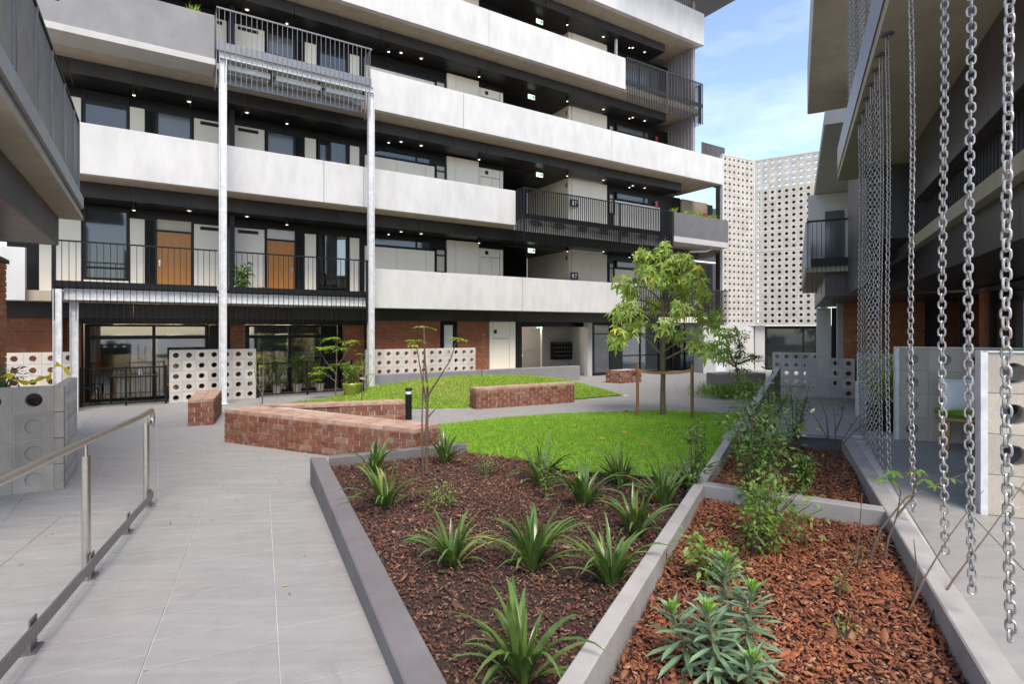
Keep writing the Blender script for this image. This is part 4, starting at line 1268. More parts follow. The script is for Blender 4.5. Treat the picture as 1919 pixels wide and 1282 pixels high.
# ================================================================== SIGNS UNDER THE CEILINGS
def exit_sign(t, n, z, where, lit=True):
    x, y = fw(t, n)
    s = thing("exit_sign", where, "exit sign", (x, y, z), FROT, "hanging exit signs of the walkways")
    m = MB(); m.bevel_box(-0.16, 0.16, -0.012, 0.012, 0, 0.17, 0.004); m.build("sign_plate", M['exitw'] if lit else M['exit'], s)
    w = MB()
    for sgn in (-1,):
        yy = -0.0135
        def qd(p): w.add([(a, yy, b) for a, b in p]+[(a, yy-0.003, b) for a, b in p], [tuple(range(len(p)-1,-1,-1)), tuple(range(len(p), 2*len(p)))]+[(i, (i+1)%len(p), len(p)+(i+1)%len(p), len(p)+i) for i in range(len(p))])
        qd([(0.03,0.025),(0.14,0.025),(0.14,0.15),(0.03,0.15)])
        qd([(-0.06,0.125),(-0.03,0.125),(-0.03,0.15),(-0.06,0.15)])
        qd([(-0.085,0.075),(-0.04,0.065),(-0.02,0.115),(-0.06,0.12)])
        qd([(-0.12,0.03),(-0.09,0.02),(-0.045,0.07),(-0.08,0.08)])
        qd([(-0.06,0.02),(-0.035,0.02),(-0.03,0.065),(-0.055,0.072)])
        qd([(-0.14,0.095),(-0.12,0.085),(-0.075,0.11),(-0.085,0.12)])
    w.build("running_man", M['exit'] if lit else M['exitw'], s)
    h = MB(); h.box(-0.01, 0.01, -0.006, 0.006, 0.17, 0.30); h.build("hanger", M['blackmetal'], s)
exit_sign(7.35, 1.6, 5.06-0.0, "green exit sign hanging over the first floor walkway, behind the tree top")
exit_sign(7.75, 1.6, 8.17, "green exit sign hanging over the second floor walkway, above the dark barred balcony")
exit_sign(7.35, 1.6, 11.25, "green exit sign hanging in the third floor walkway")
exit_sign(7.75, 1.6, 14.4, "green exit sign hanging in the fourth floor walkway, topmost of all")
exit_sign(8.2, 2.3, 2.0, "green exit sign hanging in the ground floor passage", False)

for k, tt in ((1, 9.62), (2, 9.62)):
    x, y = fw(tt, NW-0.0)
    s = thing("fire_equipment_sign", "black fire equipment sign projecting at the %s floor lobby corner" % ("first" if k == 1 else "second"), "sign", (x, y, FL[k]+1.2), FROT)
    m = MB(); m.bevel_box(-0.2, 0.2, -0.13, -0.11, 0, 0.3, 0.004); m.build("sign_plate", M['ink'], s)
    w = MB(); w.box(-0.14, -0.02, -0.134, -0.1305, 0.06, 0.24); w.box(0.03, 0.14, -0.134, -0.1305, 0.16, 0.24); w.box(0.03, 0.10, -0.134, -0.1305, 0.06, 0.12); w.build("pictogram", M['paper'], s)
    h = MB(); h.box(-0.02, 0.02, -0.109, -0.002, 0.1, 0.2); h.build("bracket", M['blackmetal'], s)

# ================================================================== BREEZE BLOCK SCREENS ON THE CORNER
def screen(A, B, cols, label):
    A, B = Vector(A), Vector(B); d = (B-A); L = d.length; rot = math.atan2(d.y, d.x)
    s = thing("block_screen", label, "screen", (A.x, A.y, 2.2), rot)
    w = L/cols
    block_wall(s, 0, 0, 0.03, cols, 12, w, 0.294, 0.14, 0.075, M['block_pale'])
    block_wall(s, 0, 0, 3.62, cols, 15, w, 0.294, 0.14, 0.075, M['block_pale'])
    fr = MB()
    for z0, z1 in ((-0.03, 0.026), (3.565, 3.615), (8.035, 8.09)): fr.box(0, L, -0.012, 0.15, z0, z1)
    fr.box(-0.04, -0.004, -0.012, 0.15, -0.03, 8.09); fr.box(L+0.004, L+0.04, -0.012, 0.15, -0.03, 8.09)
    fr.build("steel_frame", M['galv'], s)
screen((9.98, 26.52), (11.83, 27.47), 7, "left leaf of the tall folded screen of round holed concrete blocks")
screen((11.91, 27.47), (14.26, 26.0), 9, "right leaf of the tall folded screen of round holed concrete blocks, against the sky")

cr = thing("corner_building", "white rendered corner wall with dark window beneath the holed block screens", "building", (9.9, 26.6, 0))
def W(name, pts, z0, z1, mat):
    mb = MB(); mb.prism([(x-9.9, y-26.6) for x, y in pts], z0, z1); return mb.build(name, mat, cr)
W("corner_post", [(11.80,27.52),(11.93,27.52),(11.95,27.75),(11.78,27.75)], 2.17, 10.3, M["galv"])
W("white_wall", [(8.6,25.2),(11.9,27.6),(11.95,28.6),(8.5,26.2)], 0.0, 2.16, M['white'])
W("white_wall", [(11.96,27.62),(12.35,27.4),(12.45,27.7),(12.0,27.95)], 0.0, 2.16, M['white'])
wn = W("window", [(12.36,27.42),(15.4,25.4),(15.6,25.7),(12.5,27.75)], -0.02, 2.14, M['frame'])
for a, b in ((0.03, 0.45), (0.47, 0.72), (0.74, 0.98)):
    p0 = Vector((12.36,27.42)).lerp(Vector((15.4,25.4)), a); p1 = Vector((12.36,27.42)).lerp(Vector((15.4,25.4)), b); nn = Vector((-0.553, -0.833))*0.012
    mb = MB(); mb.prism([(p0.x+nn.x-9.9, p0.y+nn.y-26.6), (p1.x+nn.x-9.9, p1.y+nn.y-26.6), (p1.x-9.9, p1.y-26.6), (p0.x-9.9, p0.y-26.6)], 0.1, 2.0); mb.build("pane", M['darkglass'], wn)
W("stair_core", [(10.5,27.55),(12.0,28.35),(11.7,28.9),(10.2,28.1)], 2.17, 9.9, M['dark'])
W("stair_core", [(12.35,28.0),(14.75,26.35),(15.1,26.8),(12.6,28.6)], 2.17, 8.9, M['dark'])
W("door_leaf", [(9.35,25.72),(9.95,26.16),(9.94,26.175),(9.34,25.735)], 0.02, 1.95, M['paper'])

# ================================================================== BLOCK FENCES BEFORE THE GROUND FLOOR FLATS
def f_thing(name, label, cat, t, n, z, group=None):
    x, y = fw(t, n); return thing(name, label, cat, (x, y, z), FROT, group)
fw1 = f_thing("breeze_block_fence", "white breeze block fence of round holes, six blocks wide behind the steel post", "fence", -5.10, 0.45, 0.0)
block_wall(fw1, 0, 0, 0.0, 7, 5, 0.302, 0.284, 0.10, 0.07, M['block_pale'])
fw2 = f_thing("breeze_block_fence", "long white breeze block fence above the grey retaining wall", "fence", 0.15, 0.30, 0.48)
block_wall(fw2, 0, 0, 0.0, 13, 3, 0.302, 0.284, 0.10, 0.07, M['block_pale'])
fw3 = f_thing("breeze_block_fence", "white breeze block fence at far left below the dark brick wall", "fence", -9.4, 0.35, 0.0)
block_wall(fw3, 0, 0, 0.0, 7, 5, 0.34, 0.284, 0.10, 0.07, M['block_pale'])
rw_ = f_thing("retaining_wall", "smooth grey retaining wall behind the grass mound", "wall", 0.1, 0.0, 0.0)
mb = MB(); mb.bevel_box(0.05, 8.45, 0.0, 0.26, -0.05, 0.555, 0.012); mb.build("wall_face", M['grey_planter'], rw_)
mb = MB(); mb.box(0.05, 8.3, 0.262, 1.0, 0.0, 0.47); mb.build("terrace_fill", M['grout'], rw_)

def gate_fence(t0, t1, n, label, ztop=1.0):
    g = f_thing("bar_fence", label, "fence", t0, n, 0.0)
    L = t1-t0
    fr = MB(); fr.box(0, L, -0.02, 0.02, ztop-0.035, ztop); fr.box(0, L, -0.02, 0.02, 0.06, 0.095)
    fr.build("rails", M['blackmetal'], g)
    for p in (0.0, L*0.5, L-0.05): box_part("post", g, p, p+0.05, -0.026, 0.026, 0.0, ztop+0.03, M['blackmetal'])
    t = 0.1
    while t < L-0.05: box_part("picket", g, t, t+0.016, -0.008, 0.008, 0.097, ztop-0.037, M['blackmetal']); t += 0.105
gate_fence(-7.0, -5.15, 0.5, "black picket fence and gate before the lit left flat")
gate_fence(-2.95, -0.2, 0.55, "black picket fence behind the potted maple")
# ================================================================== LEFT BUILDING (corner with mesh balcony)
LC = (-6.49, 8.5); LROT = math.atan2(-0.84313, 0.53770)
lb = thing("apartment_wing", "left wing with grey mesh balcony and dark soffit over the holed block planter", "building", (LC[0], LC[1], 0), LROT)
def L(name, x0, x1, y0, y1, z0, z1, mat): return box_part(name, lb, x0, x1, y0, y1, z0, z1, mat)
L("floor_slab", 0, 5.8, -4.0, 0.0, 3.80, 3.97, M['edge'])
L("slab_edge_steel", 0.03, 5.8, -4.0, -0.03, 3.70, 3.798, M['dark'])
L("slab_underside", 0.0, 5.8, -4.0, -0.005, 3.62, 3.698, M['soffit'])
for i in range(4): L("fascia_panel", 0.14+i*1.25, 0.14+i*1.25+1.24, -0.31, -0.28, 3.21, 3.618, M['dark'])
for i in range(4):
    for j in range(3): L("soffit_panel", 0.15+i*1.25, 0.15+i*1.25+1.24, -0.315-(j+1)*1.2, -0.318-j*1.2, 3.215, 3.24, M['plum'])
L("end_fascia", 0.11, 0.138, -4.0, -0.29, 3.21, 3.618, M['dark'])
# mesh balustrade
bal = MB(); bal.box(0.0, 5.8, -0.09, -0.05, 5.09, 5.13); bal.box(0, 5.8, -0.085, -0.055, 4.02, 4.06)
bo = bal.build("mesh_balustrade", M['blackmetal'], lb)
for i in range(7):
    x = 0.0 if i == 0 else 0.6+(i-1)*1.0
    box_part("post", bo, x, x+0.045, -0.10, -0.045, 3.97, 5.088, M['gunmetal'])
sl = MB()
for i in range(52):
    z = 4.07+i*0.0197
    sl.box(0.02, 5.8, -0.074, -0.066, z, z+0.0085)
stuff(sl.build("mesh_wires", M['wire'], bo))
L("balcony_wall", 0.2, 5.8, -1.9, -1.7, 3.97, 6.7, M['dark'])
L("upper_slab", 0.35, 4, -4.0, -0.25, 6.70, 7.0, M['dark']); L("upper_parapet", 0.4, 4, -0.6, -0.4, 7.0, 7.6, M['grey_planter'])
L("end_wall", 0.7, 0.9, -4.0, -1.1, 0.0, 3.2, M['dark'])
# brick garden wall with dark cap under the wing
gw = thing("brick_garden_wall", "tall red brick wall with dark cap at the far left edge", "brick wall", (LC[0], LC[1], 0), LROT)
def lw(x, y): c, s = math.cos(LROT), math.sin(LROT); return (LC[0]+x*c-y*s, LC[1]+x*s+y*c)
mb = MB(); mb.box(-0.345, 1.2, -1.19, -0.955, 0.1, 2.93); mb.build("mortar_core", M['mortar'], gw)
mb = MB(); mb.bevel_box(-0.38, 1.28, -1.23, -0.91, 2.94, 3.0, 0.006); mb.build("wall_cap", M['blackmetal'], gw)
key = {}
z = 0.12; c = 0
while z < 2.9:
    x = -0.36-(0.0 if c % 2 == 0 else 0.0)
    first = True
    while x < 1.2:
        l = 0.23 if not (first and c % 2) else 0.11
        if l not in key: m = MB(); m.bevel_box(0, l, -0.1, 0, 0, 0.074, 0.005); key[l] = m.mesh("brick", M['brick_obj'])
        link("brick", key[l], gw, (x, -0.94+rnd.uniform(-.003,.003), z)); x += l+0.01; first = False
    z += 0.0855; c += 1

# ================================================================== HOLED BLOCK PLANTER AT LEFT
bp = thing("breeze_block_planter", "tall planter of holed concrete blocks beside the handrail, yellow tape over its top", "planter", (-4.99, 6.25, 0.185), FROT)
solid = {(c, r_) for c in range(5) for r_ in range(3)}
block_wall(bp, -1.79, 0.0, 0.0, 5, 4, 0.34, 0.29, 0.10, 0.075, M['block_shaded'], solid)
mb = MB()
for r_ in range(4): box_part("end_block", bp, -0.088, -0.001, 0.0, 0.098, r_*0.29+0.004, r_*0.29+0.286, M['block_shaded'])
block_wall(bp, 0.0, 0.101, 0.0, 5, 4, 0.232, 0.29, 0.10, 0.062, M['block_pale'], axis='y')
mb = MB(); mb.box(-1.79, -0.105, 0.105, 1.25, 0.0, 1.02); mb.build("soil_fill", M['soil'], bp)

# ================================================================== HANDRAIL ON THE RAMP
hr = thing("handrail", "brushed stainless handrail with round posts and low kerb rail on the ramp", "handrail", (-3.65, 5.60, 0.2))
hd = Vector((0.392, -0.920)); 
def hp(k, z): return (hd.x*k, hd.y*k, z)
def hz(k): X, Y = -3.65+hd.x*k, 5.6+hd.y*k; return court_h(X, Y)-0.2
def tube_part(name, pts, r, mat, parent, n=14):
    mb = MB(); mb.tube(pts, r, n); return mb.build(name, mat, parent, smooth=True)
ends = []
for i in range(9):
    a = math.pi*i/8
    ends.append(hp(-0.22-0.10*math.sin(a), 0.93-0.085*(1-math.cos(a))))
rail = [hp(4.6, 0.93+hz(4.6)), hp(2.0, 0.93+hz(2.0)), hp(0.3, 0.935), hp(0.0, 0.93)]+ends
tube_part("rail", rail, 0.024, M['steel'], hr)
for k in (0.0, 1.96, 3.9):
    g = hz(k)
    p = tube_part("post", [hp(k, g+0.0), hp(k, g+0.83)], 0.026, M['steel'], hr)
    tube_part("spigot", [hp(k, g+0.83), hp(k, g+0.925)], 0.009, M['steel'], p, 8)
for k in (0.0, 0.92, 1.96, 2.98, 3.9):
    g = hz(k); ang = math.atan2(hd.y, hd.x)
    mb = MB(); Mx = Matrix.Translation(Vector(hp(k, g))) @ Matrix.Rotation(ang, 4, 'Z')
    mb.box(-0.06, 0.06, -0.035, 0.06, 0.002, 0.012, M=Mx); mb.box(-0.045, 0.045, 0.028, 0.036, 0.0125, 0.17, M=Mx)
    mb.build("bracket", M['gunmetal'], hr)
mb = MB(); ang = math.atan2(hd.y, hd.x)
a, b = -0.05, 4.6
off = Vector((-hd.y, hd.x))*0.042
vs = []
for k in (a, b):
    for o_, dz in ((0, 0.075), (0.012, 0.075), (0.012, 0.145), (0, 0.145)):
        q = Vector((hd.x*k, hd.y*k))+off+Vector((-hd.y, hd.x))*o_
        vs.append((q.x, q.y, hz(k)+dz))
mb.add(vs, [(0,1,2,3),(7,6,5,4),(0,4,5,1),(1,5,6,2),(2,6,7,3),(3,7,4,0)])
bmfix(mb.build("kerb_rail", M['gunmetal'], hr))

# ================================================================== BOLLARDS
def bollard(x, y, z, label):
    b = thing("bollard", label, "bollard", (x, y, z), 0, "black bollard lights of the garden")
    m = MB(); m.lathe([(0.07, 0), (0.07, 0.55)], 20); m.build("shaft", M['blackmetal'], b, smooth=True)
    m = MB(); m.lathe([(0.06, 0.551), (0.06, 0.615)], 20); m.build("lens", M['paper'], b, smooth=True)
    m = MB(); m.lathe([(0.07, 0.616), (0.07, 0.66), (0.06, 0.675)], 20); m.build("cap", M['blackmetal'], b, smooth=True)
bollard(-2.18, 11.82, 0.06, "black bollard light at the end of the short brick seat wall")
bollard(-4.30, 16.05, 0.0, "black bollard light in front of the second steel post")

# ================================================================== RIGHT WING WITH HANGING CHAINS
rb = thing("terrace_wing", "right wing with dark cladding and concrete balcony slabs from which the chains hang", "building", (RO.x, RO.y, 0), RROT)
def Rb(name, s0, s1, o0, o1, z0, z1, mat): return box_part(name, rb, s0, s1, o0, o1, z0, z1, mat)
Rb("balcony_slab", 4.0, 11.1, -4.0, -0.952, 4.602, 5.0, M["soffit"])
Rb("balcony_slab", 1.9, 11.1, -0.95, 0.06, 4.602, 5.0, M['soffit'])
Rb("slab_edge_steel", 1.9, 10.9, 0.062, 0.075, 4.72, 5.12, M['gunmetal'])
for i in range(3):
    Rb("cladding_panel", 9.5-(i+1)*1.8, 9.5-i*1.8-0.01, -0.81, -0.78, 3.8, 4.60, M['plum'])
    for j in range(2): Rb("soffit_panel", 9.5-(i+1)*1.8, 9.5-i*1.8-0.01, -0.815-(j+1)*1.6, -0.82-j*1.6, 3.80, 3.83, M['plum'])
Rb("end_panel", 9.50, 9.53, -4.0, -0.78, 3.8, 4.6, M['plum'])
Rb("balcony_slab", 4.4, 13.9, -4.0, -0.9, 3.25, 3.42, M['soffit'])
for i in range(6):
    Rb("cladding_panel", 13.85-(i+1)*1.57, 13.85-i*1.57-0.01, -1.05, -1.02, 2.76, 3.248, M['plum'])
    for j in range(2): Rb("soffit_panel", 13.85-(i+1)*1.57, 13.85-i*1.57-0.01, -1.055-(j+1)*1.2, -1.06-j*1.2, 2.765, 2.79, M['plum'])
mb = MB(); mb.box(5.0, 13.85, -1.0, -0.97, 4.42, 4.46); sr = mb.build("slat_balustrade", M['bar'], rb)
for i in range(80): box_part("slat", sr, 5.05+i*0.11, 5.05+i*0.11+0.02, -1.0, -0.95, 3.42, 4.418, M['bar'])
Rb("balcony_wall", 4.5, 13.8, -2.5, -2.3, 3.42, 4.59, M['cream'])
# cladding block between the near and far balconies
for i in range(3): Rb("cladding_panel", 10.3+i*1.2, 10.3+i*1.2+1.19, -0.33, -0.30, 2.74, 5.3, M['dark'])
Rb("cladding_core", 10.35, 13.88, -2.5, -0.34, 3.43, 5.3, M['dark'])
# far balcony
Rb("far_balcony_slab", 13.95, 22.2, -1.2, 0.5, 3.26, 3.38, M['soffit'])
Rb("far_balustrade", 13.95, 22.2, 0.42, 0.52, 3.382, 4.4, M['band'])
Rb("far_cladding", 14.3, 22.0, -5.0, 0.12, 2.745, 3.258, M['plum'])
mb = MB(); mb.box(13.90, 13.93, -0.35, 0.5, 4.38, 4.42); fr_ = mb.build("bar_railing", M['blackmetal'], rb)
for i in range(10): box_part("baluster", fr_, 13.908, 13.922, -0.34+i*0.09, -0.34+i*0.09+0.012, 2.78, 4.378, M['bar'])
Rb("edge_channel", 13.90, 13.94, -0.35, 0.41, 3.38, 3.56, M['blackmetal'])
Rb("far_end_wall", 17.2, 17.4, -0.69, 0.41, 3.39, 5.69, M["white"]); Rb("far_window", 17.16, 17.195, -0.45, 0.0, 3.42, 5.2, M["balglass"])
Rb("far_entry_wall", 21.3, 21.5, -0.35, 0.08, -0.05, 2.7, M["white"]); Rb("far_entry_door", 21.2, 21.29, -1.0, -0.36, -0.05, 2.7, M["black"])
Rb("side_wall", 20.5, 20.7, -9, -2.2, 0, 3.4, M["black"])
Rb("far_wall", 14.5, 24, -1.4, -0.7, 3.4, 7.69, M['white'])
w_ = Rb("far_door", 14.6, 15.9, -0.69, -0.62, 3.42, 5.3, M['galv'])
Rb("far_balcony_slab", 11.3, 21.5, -1.2, 0.25, 5.7, 5.95, M['edge'])
Rb("glass_balustrade", 13.0, 21.5, 0.13, 0.15, 5.96, 6.45, M['balglass'])
Rb("far_cladding", 16.6, 24, -1.38, -0.2, 7.3, 8.4, M['edge'])
# upper balcony slab
Rb("upper_balcony_slab", 8.6, 16.5, -3.0, 0.42, 7.70, 7.95, M['soffit'])
Rb("upper_balustrade", 8.6, 16.5, 0.32, 0.44, 7.72, 9.0, M['band'])
Rb("upper_wall", 3.4, 9.4, -1.05, -0.85, 5.0, 7.70, M['lilac'])
for i in range(9): Rb("wall_batten", 3.0+i*0.8, 3.05+i*0.8, -0.848, -0.80, 5.0, 7.69, M['plum'])
Rb("upper_wall", 8.6, 16.3, -1.2, -1.0, 7.95, 9.2, M['dark'])
Rb("upper_slab", 3.4, 8.58, -1.6, 0.10, 7.70, 7.9, M["soffit"])
# recessed ground floor
Rb("ground_wall", 3.5, 20, -3.4, -3.3, 0, 3.4, M['black'])
def rwin(s0, s1, z0, z1, o=-2.4, blind=None, bars=()):
    mb = MB(); f_ = 0.08
    mb.box(s0, s0+f_, o-0.1, o, z0, z1); mb.box(s1-f_, s1, o-0.1, o, z0, z1); mb.box(s0+f_, s1-f_, o-0.1, o, z0, z0+f_); mb.box(s0+f_, s1-f_, o-0.1, o, z1-f_, z1)
    for b in bars: mb.box(s0+f_, s1-f_, o-0.096, o-0.004, b-0.04, b+0.04)
    w = mb.build("window", M['frame'], rb)
    p = MB(); p.box(s0+f_*0.8, s1-f_*0.8, o-0.055, o-0.048, z0+f_*0.8, z1-f_*0.8); p.build("pane", M['glass'], w)
    if blind:
        p = MB(); p.box(s0+f_, s1-f_, o-0.16, o-0.15, blind[0], blind[1]); p.build("roller_blind", M['blind'], w)
rwin(14.6, 16.9, 0.1, 2.74); rwin(12.9, 14.5, 0.3, 2.74, blind=(1.0, 2.4), bars=(1.5,)); rwin(8.2, 9.9, 0.5, 2.74, blind=(0.6, 1.4), bars=(1.5,)); rwin(10.0, 12.6, 0.3, 2.74); rwin(5.8, 8.1, 0.5, 2.74, blind=(0.55, 2.3))
# brick piers of the recessed floor
def obj_bricks(root, A, B, z0, z1, face=0.1):
    A, B = Vector(A), Vector(B); Ln = (B-A).length; d = (B-A)/Ln; n_ = Vector((-d.y, d.x)); rot = math.atan2(d.y, d.x)
    ox, oy, oz = root.location
    z = z0; c = 0
    while z < z1-0.03:
        x = 0 if c % 2 == 0 else -0.12
        while x < Ln-0.03:
            a, b = max(0, x), min(Ln, x+0.23)
            w = round((b-a)/0.01)*0.01
            if w > 0.03:
                key_ = ("ob", w)
                if key_ not in _unit: m = MB(); m.bevel_box(0, w, 0, face, 0, 0.075, 0.004); _unit[key_] = m.mesh("brick", M['brick_obj'])
                p = A+d*a+n_*rnd.uniform(-.003, .003)
                link("brick", _unit[key_], root, (p.x-ox, p.y-oy, z-oz), (0, 0, rot))
            x += 0.24
        z += 0.086; c += 1
bp1 = thing("brick_pier", "broad red brick pier under the far balcony beside the blank block fence", "brick wall", (9.63, 16.3, 0))
P1 = [(9.63,16.3),(11.36,15.43),(11.50,15.70),(9.77,16.58)]
core(bp1, P1, -0.05, 2.74, M['mortar_d'], 0.008); obj_bricks(bp1, P1[0], P1[1], 0.0, 2.72)
mb = MB(); mb.prism([(-0.16, 0.02), (-0.004, -0.005), (0.13, 0.27), (-0.03, 0.3)], 0.0, 2.74); mb.build("pier_edge", M['edge'], bp1)
bp2 = thing("brick_pier", "narrow red brick pier between the dark ground floor windows", "brick wall", (8.45, 10.3, 0.3))
q0 = Vector((8.62, 10.25)); P2 = [tuple(q0+RX*0.30), tuple(q0), tuple(q0-RN*0.26), tuple(q0-RN*0.26+RX*0.3)]
core(bp2, P2, 0.0, 2.74, M['mortar_d'], 0.008); obj_bricks(bp2, P2[0], P2[1], 0.3, 2.72, 0.08); obj_bricks(bp2, P2[1], P2[2], 0.3, 2.72, 0.08)
bp3 = thing("brick_pier", "red brick wall panel beside the window at the far right edge", "brick wall", (9.1, 8.9, 0.4))
q1 = Vector(rw(9.0, -3.25)); P3 = [tuple(q1), tuple(q1-RN*1.6), tuple(q1-RN*1.6+RX*0.2), tuple(q1+RX*0.2)]
core(bp3, P3, 0.3, 2.0, M['mortar_d'], 0.008); obj_bricks(bp3, P3[0], P3[1], 0.5, 1.98, 0.08)

# courtyard walls of holed blocks, square to the wing
PROT = RROT-math.pi/2
def cross_wall(x, y, z, cols, rows, w, h, rad, label, solid=(), mat='block', edge=True):
    g = thing("breeze_block_wall", label, "fence", (x, y, z), PROT)
    block_wall(g, 0, 0, 0, cols, rows, w, h, 0.12, rad, M[mat], solid)
    if edge:
        mb = MB(); mb.box(-0.012, -0.002, -0.012, 0.135, 0.0, rows*h+0.012); mb.box(-0.002, 0.03, -0.012, -0.003, 0.0, rows*h+0.012); mb.box(-0.002, cols*w, -0.012, 0.135, rows*h+0.001, rows*h+0.012)
        mb.build("steel_edge", M['galv'], g)
    return g
cross_wall(4.79, 6.99, 0.6, 7, 4, 0.325, 0.286, 0.066, "holed block wall beyond the grass seated chair, second from the camera")
cross_wall(3.48, 4.15, 0.6, 5, 4, 0.36, 0.30, 0.078, "nearest holed block wall with broad steel edge at the right of the picture", {(0, 0), (2, 0), (1, 2)})
cross_wall(8.60, 16.43, 0.0, 4, 4, 0.31, 0.286, 0.07, "distant block wall with blank cups, joined to the broad brick pier", {(0,0),(1,0),(2,0),(0,1),(1,1),(0,2),(1,2),(0,3),(1,3)}, 'block_pale', False)
cross_wall(9.25, 19.92, 0.0, 5, 4, 0.30, 0.29, 0.07, "farthest low block wall with dark round holes before the dark window", (), 'block_pale', False)
cross_wall(6.36, 10.3, 0.37, 5, 4, 0.32, 0.286, 0.066, "block wall seen edge on behind the dense chains", (), 'block', True)
wp = thing("white_planter", "low white wall with sloping top in front of the edge on block wall", "wall", (6.2, 10.0, 0.36))
mb = MB(); mb.prism([(0.0,0.0),(0.12,-0.06),(0.60,0.85),(0.48,0.92)], -0.1, [0.72,0.72,0.60,0.60]); mb.build("wall_face", M['white'], wp)

# ================================================================== CHAINS
def link_mesh(P=0.038, W=0.043, d=0.0102, seg=14, sec=7):
    key_ = ("link", seg, sec)
    if key_ in _unit: return _unit[key_]
    Lh = (P+2*d)/2-d/2; Rw = (W-d)/2; st = Lh-Rw
    path = []
    for i in range(seg):
        a = 2*math.pi*i/seg
        x = Rw*math.cos(a); z = Rw*math.sin(a)+(st if math.sin(a) > 1e-6 else (-st if math.sin(a) < -1e-6 else 0))
        path.append((x, z))
    # straight sides are covered by the two points at sin = 0
    vs, fs = [], []
    for i in range(seg):
        p0 = path[i-1]; p1 = path[(i+1) % seg]; p = path[i]
        t = Vector((p1[0]-p0[0], p1[1]-p0[1])).normalized(); nn = Vector((t.y, -t.x))
        for k in range(sec):
            b = 2*math.pi*k/sec
            vs.append((p[0]+nn.x*math.cos(b)*d/2, math.sin(b)*d/2, p[1]+nn.y*math.cos(b)*d/2))
    for i in range(seg):
        for k in range(sec): fs.append((i*sec+k, ((i+1)%seg)*sec+k, ((i+1)%seg)*sec+(k+1)%sec, i*sec+(k+1)%sec))
    mb = MB(); mb.add(vs, fs)
    _unit[key_] = mb.mesh("link", M['chain'], smooth=True)
    _unit[key_].polygons.foreach_set("use_smooth", [True]*len(fs))
    return _unit[key_]
PITCH = 0.038
def chain(s, label, z_bot, tilt=0.0, sway=0.0, rot0=0.3):
    x, y = rw(s, 0.0)
    c = thing("chain", label, "chain", (x, y, 4.6), 0, "long chains hanging from the balcony slab")
    m = MB(); m.lathe([(0.05, -0.012), (0.05, 0.0)], 12); m.tube([(0.018*math.cos(a_), 0, -0.03+0.018*math.sin(a_)) for a_ in [2*math.pi*i/10 for i in range(11)]], 0.006, 6)
    m.build("eye_bolt", M['gunmetal'], c)
    m = MB()
    for sx in (-0.013, 0.013): m.tube([(sx, 0, -0.05), (sx, 0, -0.22)], 0.006, 6)
    m.tube([(-0.013, 0, -0.05), (0, 0, -0.036), (0.013, 0, -0.05)], 0.006, 6); m.tube([(-0.013, 0, -0.22), (0, 0, -0.234), (0.013, 0, -0.22)], 0.006, 6)
    m.build("long_shackle", M['chain'], c)
    n = int((4.6-0.27-z_bot)/PITCH)
    me = link_mesh(seg=14 if s < 7 else 10, sec=7 if s < 7 else 5)
    tw = rot0
    for i in range(n):
        z = -0.25-i*PITCH
        tw += rnd.uniform(-0.03, 0.03)+0.004
        q = i/n
        link("link", me, c, (tilt*q+sway*math.sin(q*7)*0.01+rnd.uniform(-.0012,.0012), rnd.uniform(-.0012,.0012), z), (rnd.uniform(-.05,.05), rnd.uniform(-.05,.05), tw+(math.pi/2 if i % 2 else 0)))
for s, lab, rot0 in ((2.44, "hanging chain nearest the camera, at the right edge", 0.35), (2.97, "hanging chain second from the right edge, before the chair", 0.9), (3.50, "hanging chain third from the right edge, before the holed wall", 0.5), (4.45, "thin hanging chain touching the stem with five finger leaves", 0.25), (5.58, "lone hanging chain just right of the dense chain cluster", 0.2)):
    chain(s, lab, 0.69-0.03*(s-2.4), 0.012, 1, rot0)
for i, s in enumerate((6.0, 6.35, 6.72, 7.12, 7.55, 7.95)):
    chain(s, ["rightmost chain of the dense cluster by the kerb", "second chain from the right in the dense cluster", "third chain from the right in the dense cluster", "fourth chain from the right in the dense cluster", "fifth chain from the right in the dense cluster", "leftmost chain of the dense cluster by the kerb"][i], 0.59, 0.0, 1, 0.2+0.35*i)
# curtain of finer chains on the storey above
lm = link_mesh(seg=8, sec=4)
lv = np.array([v.co[:] for v in lm.vertices]); lf = [list(p.vertices) for p in lm.polygons]
mb = MB()
for i in range(67):
    a = 0.3+(math.pi/2 if i % 2 else 0)+i*0.01
    R_ = np.array([[math.cos(a), -math.sin(a), 0], [math.sin(a), math.cos(a), 0], [0, 0, 1]])
    mb.add((lv*np.array([1,1,1])) @ R_.T+np.array([0, 0, -0.05-i*PITCH]), lf)
um = mb.mesh("chain", M['chain'])
for i in range(25):
    x, y = rw(3.9+i*0.235, 0.0)
    o = link("chain", um, None, (x, y, 7.7), (0, 0, rnd.uniform(0, 1.5)))
    tag(o, "fine chain in the dense curtain on the upper storey of the right wing", "chain", "chain curtain of the upper storey")

